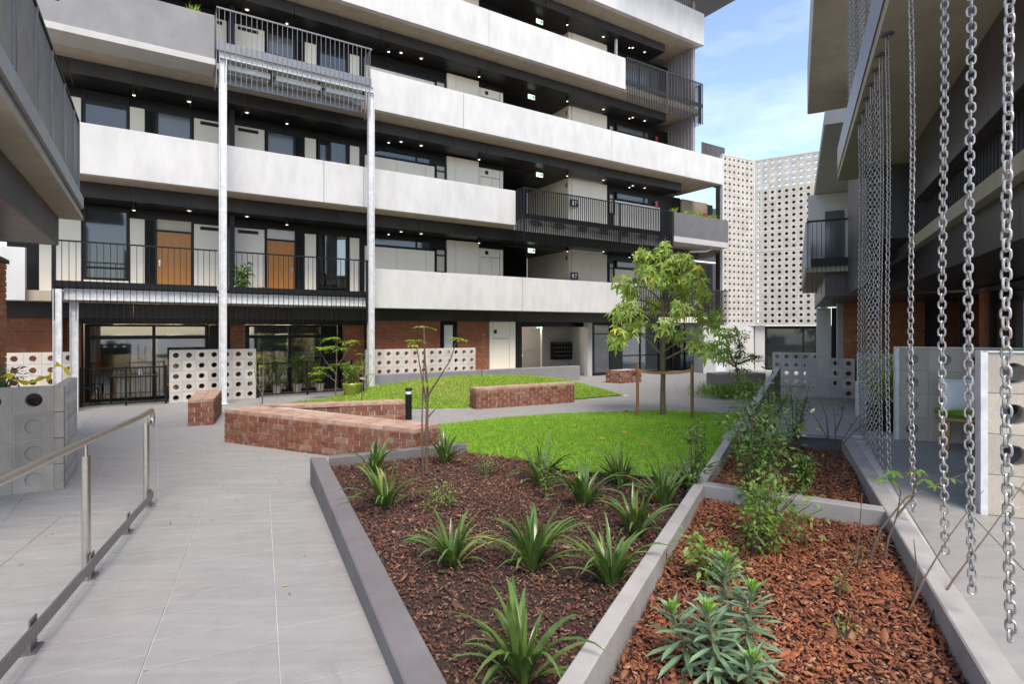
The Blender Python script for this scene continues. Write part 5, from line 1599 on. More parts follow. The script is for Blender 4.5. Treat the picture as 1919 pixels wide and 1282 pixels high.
# ================================================================== CHAIR BEFORE THE HOLED WALL
ch = thing("chair", "pale timber low chair standing before the holed block wall", "chair", (5.22, 6.45, 0.6), PROT)
for a, b in ((-0.2,-0.2),(0.2,-0.2),(-0.2,0.2),(0.2,0.2)):
    h_ = 0.335 if b < 0 else 0.74
    mb = MB(); mb.tube([(a*1.08, b*1.08, 0), (a, b, 0.2), (a*0.98, b*0.98+(0.05 if b > 0 and h_ > 0.5 else 0), h_)], [0.018, 0.022, 0.018], 10); mb.build("leg", M['stool'], ch, smooth=True)
mb = MB(); mb.bevel_box(-0.25, 0.25, -0.25, 0.25, 0.336, 0.372, 0.01); mb.build("seat", M['stool'], ch)
mb = MB(); mb.bevel_box(-0.22, 0.22, 0.225, 0.25, 0.66, 0.74, 0.008); mb.build("back_rail", M['stool'], ch)
for a in (-0.2, 0.2): mb = MB(); mb.tube([(a, -0.2, 0.14), (a, 0.2, 0.14)], 0.011, 8); mb.build("stretcher", M['stool'], ch)
mb = MB(); mb.tube([(-0.2, -0.2, 0.11), (0.2, -0.2, 0.11)], 0.011, 8); mb.build("stretcher", M['stool'], ch)
def pillow_mesh(w, h, t, n=12):
    vs, fs = [], []
    for side in (1, -1):
        for j in range(n+1):
            for i in range(n+1):
                u, v = i/n*2-1, j/n*2-1
                b = max(0, (1-u*u)*(1-v*v))**0.42
                k = 1-0.08*(1-abs(u))*0-0.06*(abs(u)*abs(v))
                vs.append((u*w/2*(1-0.05*(1-v*v)), side*b*t/2, v*h/2*(1-0.05*(1-u*u))))
    N1 = (n+1)*(n+1)
    for sd in (0, 1):
        for j in range(n):
            for i in range(n):
                a = sd*N1+j*(n+1)+i
                q = (a, a+1, a+n+2, a+n+1); fs.append(q if sd else q[::-1])
    return vs, fs
mb = MB(); mb.add(*pillow_mesh(0.46, 0.40, 0.17))
o = mb.build("pillow", M['cushion'], None, smooth=True); p_ = Vector((5.22, 6.45))+RX*0.10
o.location = (p_.x, p_.y, 0.6+0.40+0.2); o.rotation_euler = (math.radians(-16), 0, PROT+0.25); tag(o, "white pillow leaning on the back of the timber chair", "pillow")
gc = thing("seat_pad", "bright green turf topped pad on the timber chair seat", "seat pad", (5.22, 6.45, 0.972), PROT)
mb = MB(); mb.bevel_box(-0.25, 0.25, -0.25, 0.25, 0.001, 0.035, 0.01); mb.build("pad_base", M['lawnbase'], gc)
n = 4200
q = nrng.uniform(-0.26, 0.26, (n, 2)); hh = nrng.uniform(0.02, 0.045, n)
v = np.zeros((n, 3, 3)); a = nrng.uniform(0, 6.28, n)
v[:,0] = np.stack([q[:,0]-0.003*np.cos(a), q[:,1]-0.003*np.sin(a), 0.03+0*a], 1); v[:,1] = np.stack([q[:,0]+0.003*np.cos(a), q[:,1]+0.003*np.sin(a), 0.03+0*a], 1)
v[:,2] = np.stack([q[:,0]+nrng.normal(0, .012, n), q[:,1]+nrng.normal(0, .012, n), 0.03+hh], 1)
stuff(link("turf_blades", np_mesh("turf_blades", v.reshape(-1,3), np.arange(n*3), np.full(n, 3), M['grass'], nrng.random(n)), gc))
# ================================================================== PLANTS
def leaf_cloud(name, P, D, S, mat, parent=None, wr=0.42, fold=0.25, droop=0.2, rv=None):
    """P positions, D unit directions, S lengths; each leaf a folded pointed oval of 6 faces"""
    n = len(P); P = np.asarray(P, float); D = np.asarray(D, float); S = np.asarray(S, float)
    D /= np.linalg.norm(D, axis=1)[:, None]+1e-9
    up = np.tile([0, 0, 1.0], (n, 1))+nrng.normal(0, 0.35, (n, 3))
    side = np.cross(D, up); side /= np.linalg.norm(side, axis=1)[:, None]+1e-9
    nor = np.cross(side, D)
    prof = [(0.0, 0.02), (0.3, 0.42), (0.62, 0.40), (1.0, 0.0)]
    V = np.zeros((n, 10, 3))
    idx = 0
    cols = []
    for (t, w) in prof:
        c = P+D*(S*t)[:, None]-np.array([0, 0, 1.0])*(S*droop*t*t)[:, None]
        V[:, idx] = c
        cols.append(idx); idx += 1
        if w > 0.03:
            wv = side*(S*w*wr*2*0.5)[:, None]; lift = nor*(S*w*wr*fold)[:, None]
            V[:, idx] = c+wv+lift; V[:, idx+1] = c-wv+lift; idx += 2
    # indices: 0 base, 1 mid1,2 L,3 R, 4 mid2,5 L,6 R, 7 tip
    f = [[0,1,2],[0,3,1],[1,4,5,2],[1,3,6,4],[4,7,5],[4,6,7]]
    V = V[:, :8]
    flat = np.concatenate([np.array(k) for k in f]); sz = [len(k) for k in f]
    fl = (np.arange(n)[:, None]*8+flat[None]).ravel()
    if rv is None: rv = nrng.random(n)
    me = np_mesh(name, V.reshape(-1, 3), fl, np.tile(sz, n), mat, np.repeat(rv, 6))
    return link(name, me, parent)

# ---- strappy clumps
def blade_mesh(L_, w, a0, bend, mat, n=7):
    vs, fs = [], []
    x = z = 0.0; a = a0
    for i in range(n+1):
        t = i/n
        ww = w*min(1.0, 0.45+2.2*t)*(1-t**2.6)+0.0006
        vs += [(x, -ww, z+ww*0.5), (x, 0, z), (x, ww, z+ww*0.5)]
        x += math.cos(a)*L_/n; z += math.sin(a)*L_/n; a -= bend/n*(0.4+1.2*t)
    for i in range(n):
        k = i*3; fs += [(k, k+3, k+4, k+1), (k+1, k+4, k+5, k+2)]
    mb = MB(); mb.add(vs, fs); me = mb.mesh("leaf", mat); me.polygons.foreach_set("use_smooth", [True]*len(fs)); return me
BLADES = [blade_mesh(0.40, 0.0152, 1.5, 0.35, M['strap']), blade_mesh(0.50, 0.0166, 1.25, 2.4, M['strap']), blade_mesh(0.42, 0.0179, 1.35, 0.8, M['strap']), blade_mesh(0.46, 0.0193, 1.2, 1.5, M['strap']), blade_mesh(0.48, 0.0179, 1.0, 1.9, M['strap']), blade_mesh(0.42, 0.0166, 0.8, 1.5, M['strap']), blade_mesh(0.30, 0.0166, 1.45, 0.5, M['strap'])]
def strappy(x, y, z, sc, label, n=30):
    p = thing("strappy_plant", label, "plant", (x, y, z), rnd.uniform(0, 6), "strappy clumps in the dark mulch bed")
    for i in range(n):
        az = rnd.uniform(0, 2*math.pi); r_ = rnd.uniform(0.0, 0.035)
        b = rnd.choice((0, 1, 2, 2, 3, 3, 4, 5, 6))
        s_ = sc*rnd.uniform(0.72, 1.12)
        link("leaf", BLADES[b], p, (r_*math.cos(az), r_*math.sin(az), -0.01), (rnd.uniform(-.15,.15), 0, az), (s_, s_*rnd.uniform(0.85,1.2), s_))
SP = [(-1.50,6.12,1.08,"strappy clump beside the left planter corner"), (-1.12,5.02,1.05,"strappy clump by the planter side wall, second from its corner"), (-0.80,6.72,0.98,"strappy clump right of the bare sapling, by the back wall"),
      (-0.39,3.68,0.92,"upright strappy clump nearest the grey planter wall, mid bed"), (0.13,3.66,0.95,"large strappy clump in the centre of the mulch bed"), (0.30,5.75,1.12,"strappy clump at the middle of the lawn edge with small leafy stems"),
      (0.64,5.02,1.0,"strappy clump behind the central one, with arching pale tips"), (1.10,5.68,1.05,"dark upright strappy clump against the lawn edging"), (1.36,5.02,1.02,"strappy clump close to the kerb below the lawn corner"),
      (0.93,4.22,0.9,"strappy clump beside the kerb, third from the camera"), (0.60,3.40,0.92,"strappy clump leaning on the kerb, second from the camera"), (0.05,2.52,0.88,"biggest strappy clump at the bottom of the picture"), (1.78,5.55,0.95,"small strappy clump where lawn and kerb meet")]
for x, y, s, lab in SP: strappy(x, y, bedl_h(x, y), s*rnd.uniform(1.0, 1.15), lab, rnd.randint(36, 48) if y < 4.5 else rnd.randint(28, 38))

# ---- blue green whorled plants in the near right bed
def euph_leaf(mat, L_=0.11, w=0.011):
    vs = [(0,0,0),(L_*0.35,-w,0.004),(L_*0.35,0,-0.001),(L_*0.35,w,0.004),(L_*0.75,-w*0.9,0.002),(L_*0.75,0,-0.004),(L_*0.75,w*0.9,0.002),(L_,0,-0.008)]
    fs = [(0,1,2),(0,2,3),(1,4,5,2),(2,5,6,3),(4,7,5),(5,7,6)]
    mb = MB(); mb.add(vs, fs); return mb.mesh("leaf", mat)
EL = euph_leaf(M['euph'], 0.125, 0.0085); EN = euph_leaf(M['euph_n'], 0.07, 0.008)
def euph(x, y, z, label, stems):
    p = thing("whorled_plant", label, "plant", (x, y, z), 0)
    for (sx, sy, h, lx, ly) in stems:
        pts = [(sx+lx*t*t, sy+ly*t*t, h*t) for t in (0, .25, .5, .75, 1)]
        mb = MB(); mb.tube(pts, [0.009, 0.008, 0.007, 0.006, 0.004], 6); mb.build("stem", M['greenbark'], p)
        n = int(h*150)
        for i in range(n):
            t = ((i+0.5)/n)**0.8; az = i*2.39996+rnd.uniform(-.2,.2)
            el = -0.5+1.35*t**2+rnd.uniform(-.15,.15)
            s_ = 1.12*(0.55+0.65*math.sin(math.pi*min(1, t*0.75+0.2)))*rnd.uniform(0.85, 1.15)
            link("leaf", EL, p, (sx+lx*t*t, sy+ly*t*t, h*t), (0, -el, az), (s_, s_*1.2, s_))
        for i in range(9):
            link("leaf", EN, p, (sx+lx, sy+ly, h), (0, -(0.85+0.07*i), i*2.4), (0.9, 1.1, 0.9))
euph(0.93, 2.35, 0.45, "blue green whorled plant with several stems nearest the camera", [(0.06,0.04,0.38,0.05,0.04),(-0.08,-0.02,0.33,-0.03,0.02),(0.02,0.18,0.44,0.04,0.06),(-0.16,0.10,0.26,-0.06,0.04),(0.0,-0.10,0.20,0.02,-0.04)])

# ---- leafy shrubs
def shrub(x, y, z, h, w, n_st, label, mat, lsize, n_leaf, name="shrub", cat="shrub", lean=(0, 0), dens_low=0.15, group=None, stem_mat='twig'):
    p = thing(name, label, cat, (x, y, z), 0, group)
    P, D, S = [], [], []
    mb = MB()
    for i in range(n_st):
        az = rnd.uniform(0, 6.283); rr = w*rnd.uniform(0.25, 1.0)*0.5
        hh = h*rnd.uniform(0.62, 1.0)
        tip = Vector((rr*math.cos(az)+lean[0]*hh, rr*math.sin(az)+lean[1]*hh, hh))
        ctrl = Vector((tip.x*0.25, tip.y*0.25, hh*0.5))
        pts = []
        for t in (0, .2, .4, .6, .8, 1):
            q = Vector((0.01*i*math.cos(az),0,0))*(1-t)+2*t*(1-t)*ctrl+t*t*tip if False else (1-t)**2*Vector((0.012*math.cos(az), 0.012*math.sin(az), -0.02))+2*t*(1-t)*ctrl+t*t*tip
            pts.append(q)
        mb.tube(pts, [0.008, 0.007, 0.006, 0.005, 0.004, 0.002], 5)
        per = int(n_leaf/n_st)
        for k in range(per):
            t = dens_low+(1-dens_low)*rnd.random()**0.7
            q = (1-t)**2*Vector((0, 0, 0))+2*t*(1-t)*ctrl+t*t*tip
            sp = w*(0.06 if h > 0.5 else 0.12)*(0.5+0.7*rnd.random())
            off = Vector((rnd.gauss(0, sp), rnd.gauss(0, sp), rnd.gauss(0, sp*0.7)))
            P.append(q+off); d = off+Vector((rnd.gauss(0, .3), rnd.gauss(0, .3), rnd.uniform(-.1, .5)))*sp; D.append(d if d.length > 1e-4 else Vector((0,0,1))); S.append(lsize*rnd.uniform(0.6, 1.25))
    mb.build("stems", M[stem_mat], p)
    o = leaf_cloud("foliage", [v[:] for v in P], [v[:] for v in D], S, mat, p, wr=0.5); stuff(o)
    return p
shrub(2.02, 4.72, 0.45, 0.95, 0.85, 12, "tall glossy shrub leaning over the centre kerb, largest of the bed", M['shrub'], 0.052, 1000, lean=(0.05,0.05))
shrub(2.55, 5.75, 0.45, 0.85, 0.95, 12, "bushy glossy shrub behind the largest one, along the kerb", M['shrub'], 0.052, 750)
shrub(2.95, 6.60, 0.45, 0.98, 0.95, 13, "dense dark shrub at the far end of the kerb", M['shrub2'], 0.052, 900)
shrub(3.45, 6.85, 0.45, 0.95, 0.55, 7, "open shrub with upright shoots before the terrace path", M['shrub2'], 0.048, 420)
shrub(1.62, 3.75, 0.45, 0.62, 0.9, 12, "low leafy shrub beyond the whorled plant, near the cross kerb", M['shrub2'], 0.044, 700)
shrub(1.85, 4.05, 0.45, 0.50, 0.45, 7, "small leafy shrub just before the cross kerb", M['shrub2'], 0.046, 520)
shrub(1.22, 3.30, 0.45, 0.30, 0.40, 6, "low fresh green seedling patch beside the centre kerb", M['shrub2'], 0.046, 380)
shrub(2.62, 5.10, 0.45, 0.42, 0.28, 5, "small upright dark shrub in the middle of the farther mulch bed", M['shrub'], 0.048, 600)
shrub(1.62, 5.02, 0.40, 0.85, 0.28, 4, "slender leafy shoot crossing the kerb beside the lawn", M['shrub'], 0.05, 380)
shrub(0.33, 5.30, 0.38, 0.40, 0.22, 4, "small yellow green leafy stems behind the central clump", M['shrub2'], 0.03, 240)
shrub(-0.55, 4.95, 0.38, 0.22, 0.5, 6, "sprawling yellow green groundcover seedling left of centre", M['shrub2'], 0.03, 240)
shrub(-0.28, 6.1, 0.38, 0.22, 0.4, 6, "sparse groundcover seedling below the bare sapling", M['shrub'], 0.028, 200)
for i, (x, y, lab) in enumerate([(1.83,3.15,"tiny green seedling near the right middle of the near bed"), (1.62,2.75,"tiny seedling with reddish leaf in the near bed"), (2.18,3.55,"tiny pale seedling below the cross kerb"), (2.05,3.9,"tiny seedling at the foot of the cross kerb"), (0.98,3.55,"tiny seedling close against the centre kerb")]):
    shrub(x, y, 0.46, 0.13, 0.16, 3, lab, M['shrub2'], 0.034, 26, name="seedling", cat="seedling")

# twiggy shrubs
def twigs(x, y, z, label, branches, leaves, mat, lsize, name="twiggy_shrub", r0=0.008, finger=False):
    p = thing(name, label, "shrub", (x, y, z), 0)
    for br in branches:
        mb = MB(); n = len(br); mb.tube(br, [r0*(1-0.75*i/(n-1)) for i in range(n)], 6); mb.build("branch", M['twig'], p, smooth=True)
    P, D, S = [], [], []
    for (q, k, sp) in leaves:
        for i in range(k):
            az = 6.283*i/k+rnd.uniform(-.3,.3) if finger else rnd.uniform(0, 6.283)
            d = Vector((math.cos(az), math.sin(az), -0.25 if finger else rnd.uniform(-.4,.5)))
            P.append((Vector(q)+(Vector((0,0,0)) if finger else d*sp*rnd.random()))[:]); D.append(d[:]); S.append(lsize*rnd.uniform(.7,1.2))
    if P: stuff(leaf_cloud("foliage", P, D, S, mat, p, wr=0.40))
twigs(2.12, 3.0, 0.45, "bare red brown shrub with long stems slanting over the terrace kerb", [
    [(0,0,0),(0.14,0.06,0.18),(0.30,0.10,0.38),(0.52,0.14,0.62)], [(0.02,-0.1,0),(0.2,-0.05,0.20),(0.42,0.0,0.42),(0.70,0.06,0.72)],
    [(0.06,0.05,0),(0.11,0.09,0.2),(0.1,0.1,0.36)], [(-0.14,0.4,0),(-0.02,0.42,0.12),(0.0,0.42,0.3),(0.02,0.43,0.52)]], [], M['shrub2'], 0.05, r0=0.007)
twigs(2.42, 3.65, 0.45, "five finger leaved sapling stem curving before the chains", [
    [(0,0,0),(0.03,0.0,0.16),(0.10,0.02,0.30),(0.11,0.0,0.46),(0.06,0,0.60)], [(0.10,0.02,0.30),(0.2,0.02,0.42),(0.24,0.02,0.60)], [(-0.1,0,0),(-0.02,0,0.22),(0.14,0.0,0.42),(0.32,0.0,0.50),(0.52,0.0,0.58)]],
    [((0.06,0,0.60),6,0.05),((0.02,0,0.55),5,0.05),((0.24,0.02,0.60),6,0.05),((0.33,0,0.50),6,0.05),((0.28,0.02,0.54),5,0.05),((0.44,0,0.55),3,0.03)], M['shrub'], 0.08, finger=True)
twigs(3.75, 6.55, 0.45, "bare branching shrub before the dense chain cluster", [
    [(0,0,0),(-0.04,0.02,0.22),(-0.16,0.05,0.45),(-0.26,0.06,0.62)], [(0,0,0),(0.03,0,0.3),(0.02,0.02,0.6)], [(0,0.02,0),(0.14,0.03,0.25),(0.36,0.04,0.55)], [(-0.04,0.02,0.22),(-0.07,0.02,0.5),(-0.14,0.02,0.7)], [(0.05,0.02,0.1),(0.25,0,0.33),(0.42,0,0.45)], [(0.02,0,0.3),(0.1,0,0.5),(0.12,0,0.68)]],
    [((0.02,0.02,0.62),12,0.12),((0.12,0,0.68),14,0.14),((-0.05,0.02,0.66),10,0.1),((0.0,0,0.5),8,0.16),((0.32,0.03,0.35),7,0.1),((-0.1,0,0.42),4,0.1)], M['shrub'], 0.06)

# ---- saplings
def sapling(x, y, z, label, branches, clusters, lsize, mat, bark, r0=0.014, name="sapling", feather=True):
    p = thing(name, label, "sapling", (x, y, z), 0)
    for i, br in enumerate(branches):
        mb = MB(); n = len(br); rr = r0 if i == 0 else r0*0.55
        mb.tube(br, [rr*(1-0.6*k/(n-1)) for k in range(n)], 8); mb.build("trunk" if i == 0 else "branch", M[bark], p, smooth=True)
    P, D, S = [], [], []
    for (q, k, sp) in clusters:
        q = Vector(q)
        nf = max(3, k//9)
        for a in range(nf):
            az = rnd.uniform(0, 6.283); ln = sp*rnd.uniform(0.6, 1.2)
            d = Vector((math.cos(az), math.sin(az), rnd.uniform(-0.25, 0.25)))
            for j in range(9):
                t = (j+1)/9; c = q+d*ln*t-Vector((0, 0, 0.25*ln*t*t)); sd = Vector((-d.y, d.x, 0))*(1 if j % 2 else -1)
                P.append(c[:]); D.append((sd+d*0.6)[:]); S.append(lsize*rnd.uniform(.7,1.2))
    stuff(leaf_cloud("foliage", P, D, S, mat, p, wr=0.35)); return p
sapling(-0.94, 6.18, 0.38, "young bare sapling with three lime leaf tufts in the mulch bed", [
    [(0,0,0),(0.0,0,0.5),(0.01,0,0.9),(-0.02,0,1.25),(-0.03,0,1.62)], [(0.01,0,0.85),(0.1,0,1.0),(0.26,0,1.25),(0.34,0,1.5)], [(0,0,0.75),(-0.06,0,1.1),(-0.12,0,1.45)], [(-0.04,-0.01,0.0),(-0.05,-0.01,0.55),(-0.04,0,1.0),(-0.03,0,1.3)], [(0.01,0,0.62),(0.1,0.02,0.72)]],
    [((-0.12,0,1.47),46,0.14),((-0.03,0,1.62),40,0.13),((0.35,0,1.5),36,0.12),((-0.14,0,1.42),22,0.10),((0.0,0,1.0),8,0.08)], 0.045, M['lime'], 'twig', 0.02)
sapling(-6.37, 14.3, 0.0, "thin sapling staked by a pale stick before the left fence", [[(0,0,0),(0.02,0,0.5),(0.04,0,0.95),(0.04,0,1.42)], [(0,0,0.3),(-0.14,0,0.6),(-0.20,0,1.0),(-0.12,0,1.3)]], [((-0.1,0,1.32),34,0.16),((-0.2,0,0.9),26,0.16),((-0.05,0,0.75),20,0.18),((0.0,0,1.05),10,0.1)], 0.055, M['lime'], 'bark', 0.02)
sapling(-3.3, 12.25, 0.05, "feathery sapling growing between the two brick seat walls", [[(0,0,0),(0.02,0,0.5),(0.05,0,0.9),(0.0,0,1.35)], [(0.01,0,0.45),(0.18,0,0.75),(0.28,0,0.95)], [(0.01,0,0.3),(-0.16,0,0.5)]], [((0.0,0,1.38),30,0.2),((-0.05,0,1.1),30,0.22),((0.26,0,0.95),26,0.2),((-0.1,0,0.75),26,0.22),((0.05,0,0.85),22,0.2),((0.32,0,0.72),18,0.16)], 0.06, M['lime'], 'bark', 0.016)
sapling(-0.98, 18.2, 0.3, "pale slender stick sapling at the crest of the mound", [[(0,0,0),(0.0,0,0.5),(0.02,0,1.0),(0.05,0,1.55)], [(0,0,0.7),(0.1,0,1.1)]], [((0.05,0,1.5),6,0.06)], 0.03, M['lime'], 'bark', 0.016)
# potted maple beside the second post
mp = sapling(-4.95, 15.75, 0.0, "spreading green maple beside the olive pot", [[(0,0,0),(0.0,0,0.5),(0.03,0,1.0),(0.0,0,1.6)], [(0.02,0,0.7),(-0.3,0,1.1),(-0.45,0,1.4)], [(0.02,0,0.9),(0.3,0,1.3),(0.5,0,1.6)], [(0.01,0,0.5),(-0.35,0,0.75)]],
    [((0.0,0,1.75),120,0.32),((-0.35,0,1.45),110,0.32),((0.45,0,1.65),110,0.34),((-0.1,0,1.5),90,0.3),((0.2,0,1.45),80,0.3),((-0.5,0,0.75),90,0.3),((-0.25,0,0.9),80,0.28),((0.15,0,1.0),70,0.26),((-0.6,0,0.55),40,0.2)], 0.085, M['lime'], 'bark', 0.025, name="maple_tree")
mp["category"] = "tree"
pt = thing("plant_pot", "olive green glazed pot with a low bush by the second steel post", "plant pot", (-4.50, 15.8, 0.0))
mb = MB(); mb.lathe([(0.17, 0), (0.25, 0.3), (0.28, 0.44), (0.26, 0.47), (0.24, 0.44), (0.23, 0.40)], 20); mb.build("pot", M['pot'], pt, smooth=True)
shrub(-4.50, 15.8, 0.40, 0.75, 0.8, 9, "rounded green bush growing in the olive pot", M['shrub2'], 0.08, 700, name="potted_bush")

# ---- main tree with lobed leaves
tr = thing("tree", "young staked tree with drooping lobed leaves on the front lawn", "tree", (3.32, 12.35, 0.07))
mb = MB(); mb.tube([(0,0,0),(0.0,0,0.6),(0.015,0,1.2),(0.02,0,1.8),(0.0,0,2.6),(0.03,0,3.3),(0.05,0,3.75)], [0.072,0.056,0.050,0.043,0.032,0.019,0.008], 12); mb.build("trunk", M['greenbark'], tr, smooth=True)
tips = []
LIMB = []
for i in range(26):
    h0 = 1.22+2.35*(i/26)
    az = i*2.4+rnd.uniform(-.3,.3)
    ln = 1.62*max(0.12, 1-((h0-1.15)/2.75))**0.85 * rnd.uniform(0.72, 1.06)
    rise = rnd.uniform(0.25, 0.6)*ln
    d = Vector((math.cos(az), math.sin(az), 0))
    p0 = Vector((0.01, 0, h0)); p1 = p0+d*ln*0.5+Vector((0,0,rise*0.75)); p2 = p0+d*ln+Vector((0,0,rise-0.12*ln))
    pts = [p0, p0.lerp(p1, 0.5)+Vector((0,0,0.02)), p1, p1.lerp(p2, 0.5)+Vector((0,0,0.04)), p2]
    mb = MB(); mb.tube(pts, [0.024,0.02,0.015,0.010,0.005], 7); mb.build("limb", M['greenbark'], tr, smooth=True)
    LIMB.append(pts)
    for k in range(3):
        t = 0.55+0.15*k; q = p1.lerp(p2, (t-0.5)*2) if t > .5 else p1
        dv = (d+Vector((rnd.uniform(-.8,.8), rnd.uniform(-.8,.8), rnd.uniform(0,.5)))).normalized()*rnd.uniform(.18,.38)
        mb = MB(); mb.tube([q, q+dv*0.6+Vector((0,0,.03)), q+dv], [0.008, 0.005, 0.003], 5); mb.build("twig", M['greenbark'], tr)
        tips.append((q+dv, dv.normalized()))
    tips.append((p2, d)); tips.append((pts[3], d))
tips += [(Vector((0.05,0,3.75)), Vector((0,0,1))), (Vector((0.03,0,3.5)), Vector((1,0,0))), (Vector((0.03,0,3.6)), Vector((-1,0,0)))]*2
def lobed_leaf(mat, drp):
    # five pointed lobes round the stalk end, folded and drooping
    out = [(0.0,0.0)]
    lob = [(-2.05,0.42),(-1.05,0.80),(0.0,1.0),(1.05,0.80),(2.05,0.42)]
    ring = []
    for i, (a, r_) in enumerate(lob):
        ring.append((math.cos(a-0.20)*r_*0.62, math.sin(a-0.20)*r_*0.62)); ring.append((math.cos(a)*r_, math.sin(a)*r_)); ring.append((math.cos(a+0.20)*r_*0.62, math.sin(a+0.20)*r_*0.62))
        if i < 4:
            am = (a+lob[i+1][0])/2; ring.append((math.cos(am)*0.27, math.sin(am)*0.27))
    vs = [(0.0, 0.0, 0.0)]
    for x, y in ring:
        rr = math.hypot(x, y); vs.append((x, y, -drp*rr*rr+0.12*abs(y)))
    fs = [(0, i, i+1) for i in range(1, len(ring))]
    vs += [(-0.45, 0.012, 0.10), (-0.45, -0.012, 0.10)]
    fs.append((0, len(vs)-2, len(vs)-1))
    return vs, fs
LV = [lobed_leaf(None, 0.35), lobed_leaf(None, 0.65)]
LM = []
for vs_, fs_ in LV:
    m = MB(); m.add(vs_, fs_); LM.append(m.mesh("leaf", M['tree']))
placed = []
for (q, d) in tips:
    for k in range(rnd.randint(4, 6)):
        az = rnd.uniform(0, 6.283)
        dd = (d*0.7+Vector((math.cos(az), math.sin(az), rnd.uniform(-.5,.35)))).normalized()
        pp = q+dd*rnd.uniform(0.03, 0.16)+Vector((0,0,rnd.uniform(-.22,.04)))
        pitch = rnd.uniform(0.2, 1.35)
        placed.append((pp, math.atan2(dd.y, dd.x), pitch, rnd.uniform(-.5,.5), rnd.uniform(0.14, 0.24)))
cam_dir = Vector((-3.32, -12.35, 0)).normalized()
placed.sort(key=lambda l: -(l[0].dot(cam_dir))-l[4]*4)
for (pp, az, pitch, rl, s_) in placed[:300]:
    link("leaf", LM[rnd.randint(0, 1)], tr, pp, (rl, pitch, az), (s_, s_, s_))
mb = MB()
for (pp, az, pitch, rl, s_) in placed[300:]:
    vs_, fs_ = LV[rnd.randint(0, 1)]
    Mx = Matrix.Translation(pp) @ Matrix.Rotation(az, 4, 'Z') @ Matrix.Rotation(pitch, 4, 'Y') @ Matrix.Rotation(rl, 4, 'X') @ Matrix.Scale(s_, 4)
    mb.add([Mx @ Vector(v) for v in vs_], fs_, rnd.random())
if mb.v: stuff(mb.build("foliage", M['tree_a'], tr, attr=True))
for x, y, lab in ((2.71, 12.11, "left hardwood stake tied to the lawn tree"), (3.78, 11.77, "right hardwood stake tied to the lawn tree")):
    s = thing("tree_stake", lab, "stake", (x, y, lawn_h(x, y)))
    box_part("post", s, -0.028, 0.028, -0.028, 0.028, -0.05, 1.12, M['stake'])
def tie(name, lab, A, B):
    A, B = Vector(A), Vector(B); d = (B-A).normalized(); n_ = Vector((-d.y, d.x, 0)).normalized()
    mb = MB()
    for sgn in (-1, 1):
        vs, fs = [], []
        for i in range(9):
            t = i/8; c = A.lerp(B, t)+n_*sgn*(0.035+0.06*math.sin(math.pi*t)*0+0.05*t)-Vector((0,0,0.03*math.sin(math.pi*t)))
            vs += [(c.x, c.y, c.z-0.028), (c.x, c.y, c.z+0.028), (c.x+n_.x*.004, c.y+n_.y*.004, c.z+0.028), (c.x+n_.x*.004, c.y+n_.y*.004, c.z-0.028)]
        for i in range(8):
            for k in range(4): fs.append((i*4+k, i*4+(k+1)%4, i*4+4+(k+1)%4, i*4+4+k))
        mb.add(vs, fs)
    tag(mb.build(name, M['hessian']), lab, "tree tie")
tie("tree_tie", "brown webbing tie from the left stake to the trunk", (2.71,12.11,1.10), (3.33,12.35,1.02))
tie("tree_tie", "brown webbing tie from the right stake to the trunk", (3.78,11.77,1.12), (3.33,12.35,1.02))

# ---- lower garden at the back
gcl = thing("grass_clump", "clump of fine reddish green grasses in the lower garden corner", "grass clump", (6.25, 16.2, 0.0))
qg = nrng.normal(0, 1, (900, 2))*np.array([0.42, 0.32])
stuff(leaf_cloud("foliage", np.concatenate([qg, np.zeros((900,1))], 1), np.stack([nrng.normal(0,.35,900), nrng.normal(0,.35,900), np.ones(900)], 1), nrng.uniform(.3,.62,900), M['shrub2'], gcl, wr=0.045, droop=0.15))
shrub(6.95, 16.3, 0.0, 0.6, 1.0, 12, "bright round leaved bush beside the low white topped wall", M['lime'], 0.07, 700, name="bush", cat="bush")
cl = thing("cloud_tree", "cloud pruned small tree with flat leaf pads before the white wall", "tree", (6.9, 17.2, 0.0))
for br in ([(0,0,0),(0.05,0,0.5),(-0.05,0,0.9),(0.1,0,1.3),(0.05,0,1.7)], [(-0.02,0,0.8),(-0.3,0,1.0),(-0.5,0,1.05)], [(0.02,0,0.9),(0.4,0,1.05),(0.6,0,1.1)], [(-0.05,0,0.9),(-0.3,0,1.4),(-0.32,0,1.65)]):
    mb = MB(); mb.tube(br, [0.03-0.004*i for i in range(len(br))], 7); mb.build("trunk", M['bark'], cl, smooth=True)
P, D, S = [], [], []
for (cx_, cz_, rx_, rz_) in ((0.05,1.75,0.3,0.14),(-0.32,1.70,0.22,0.2),(-0.5,1.05,0.34,0.1),(0.5,1.10,0.42,0.1),(0.0,1.05,0.32,0.13),(0.1,0.65,0.3,0.12),(0.1,1.4,0.14,0.2)):
    for k in range(230):
        a, b, c = rnd.gauss(0, .45), rnd.gauss(0, .45), rnd.gauss(0, .5)
        P.append((cx_+a*rx_, b*rx_, cz_+c*rz_)); D.append((a+.01, b, c+.3)); S.append(0.085*rnd.uniform(.7,1.2))
stuff(leaf_cloud("foliage", P, D, S, M['shrub2'], cl, wr=0.5))
wall_strip("planter_trough", [(7.1,19.5),(9.0,19.9)], [(7.0,20.2),(8.9,20.6)], -0.02, 0.42, M['dark_planter'], "dark low planter trough before the white corner wall", "planter")
# bush and pot behind the second block wall
shrub(5.25, 7.9, 0.55, 1.15, 0.55, 14, "yellow green bush beside the holed block wall", M['lime'], 0.07, 900, name="potted_bush", cat="bush")
tp = thing("plant_pot", "square black pot under the yellow green bush", "plant pot", (5.25, 7.9, 0.55), PROT)
mb = MB(); mb.bevel_box(-0.2, 0.2, -0.2, 0.2, 0, 0.38, 0.01); mb.build("pot", M['blackmetal'], tp)
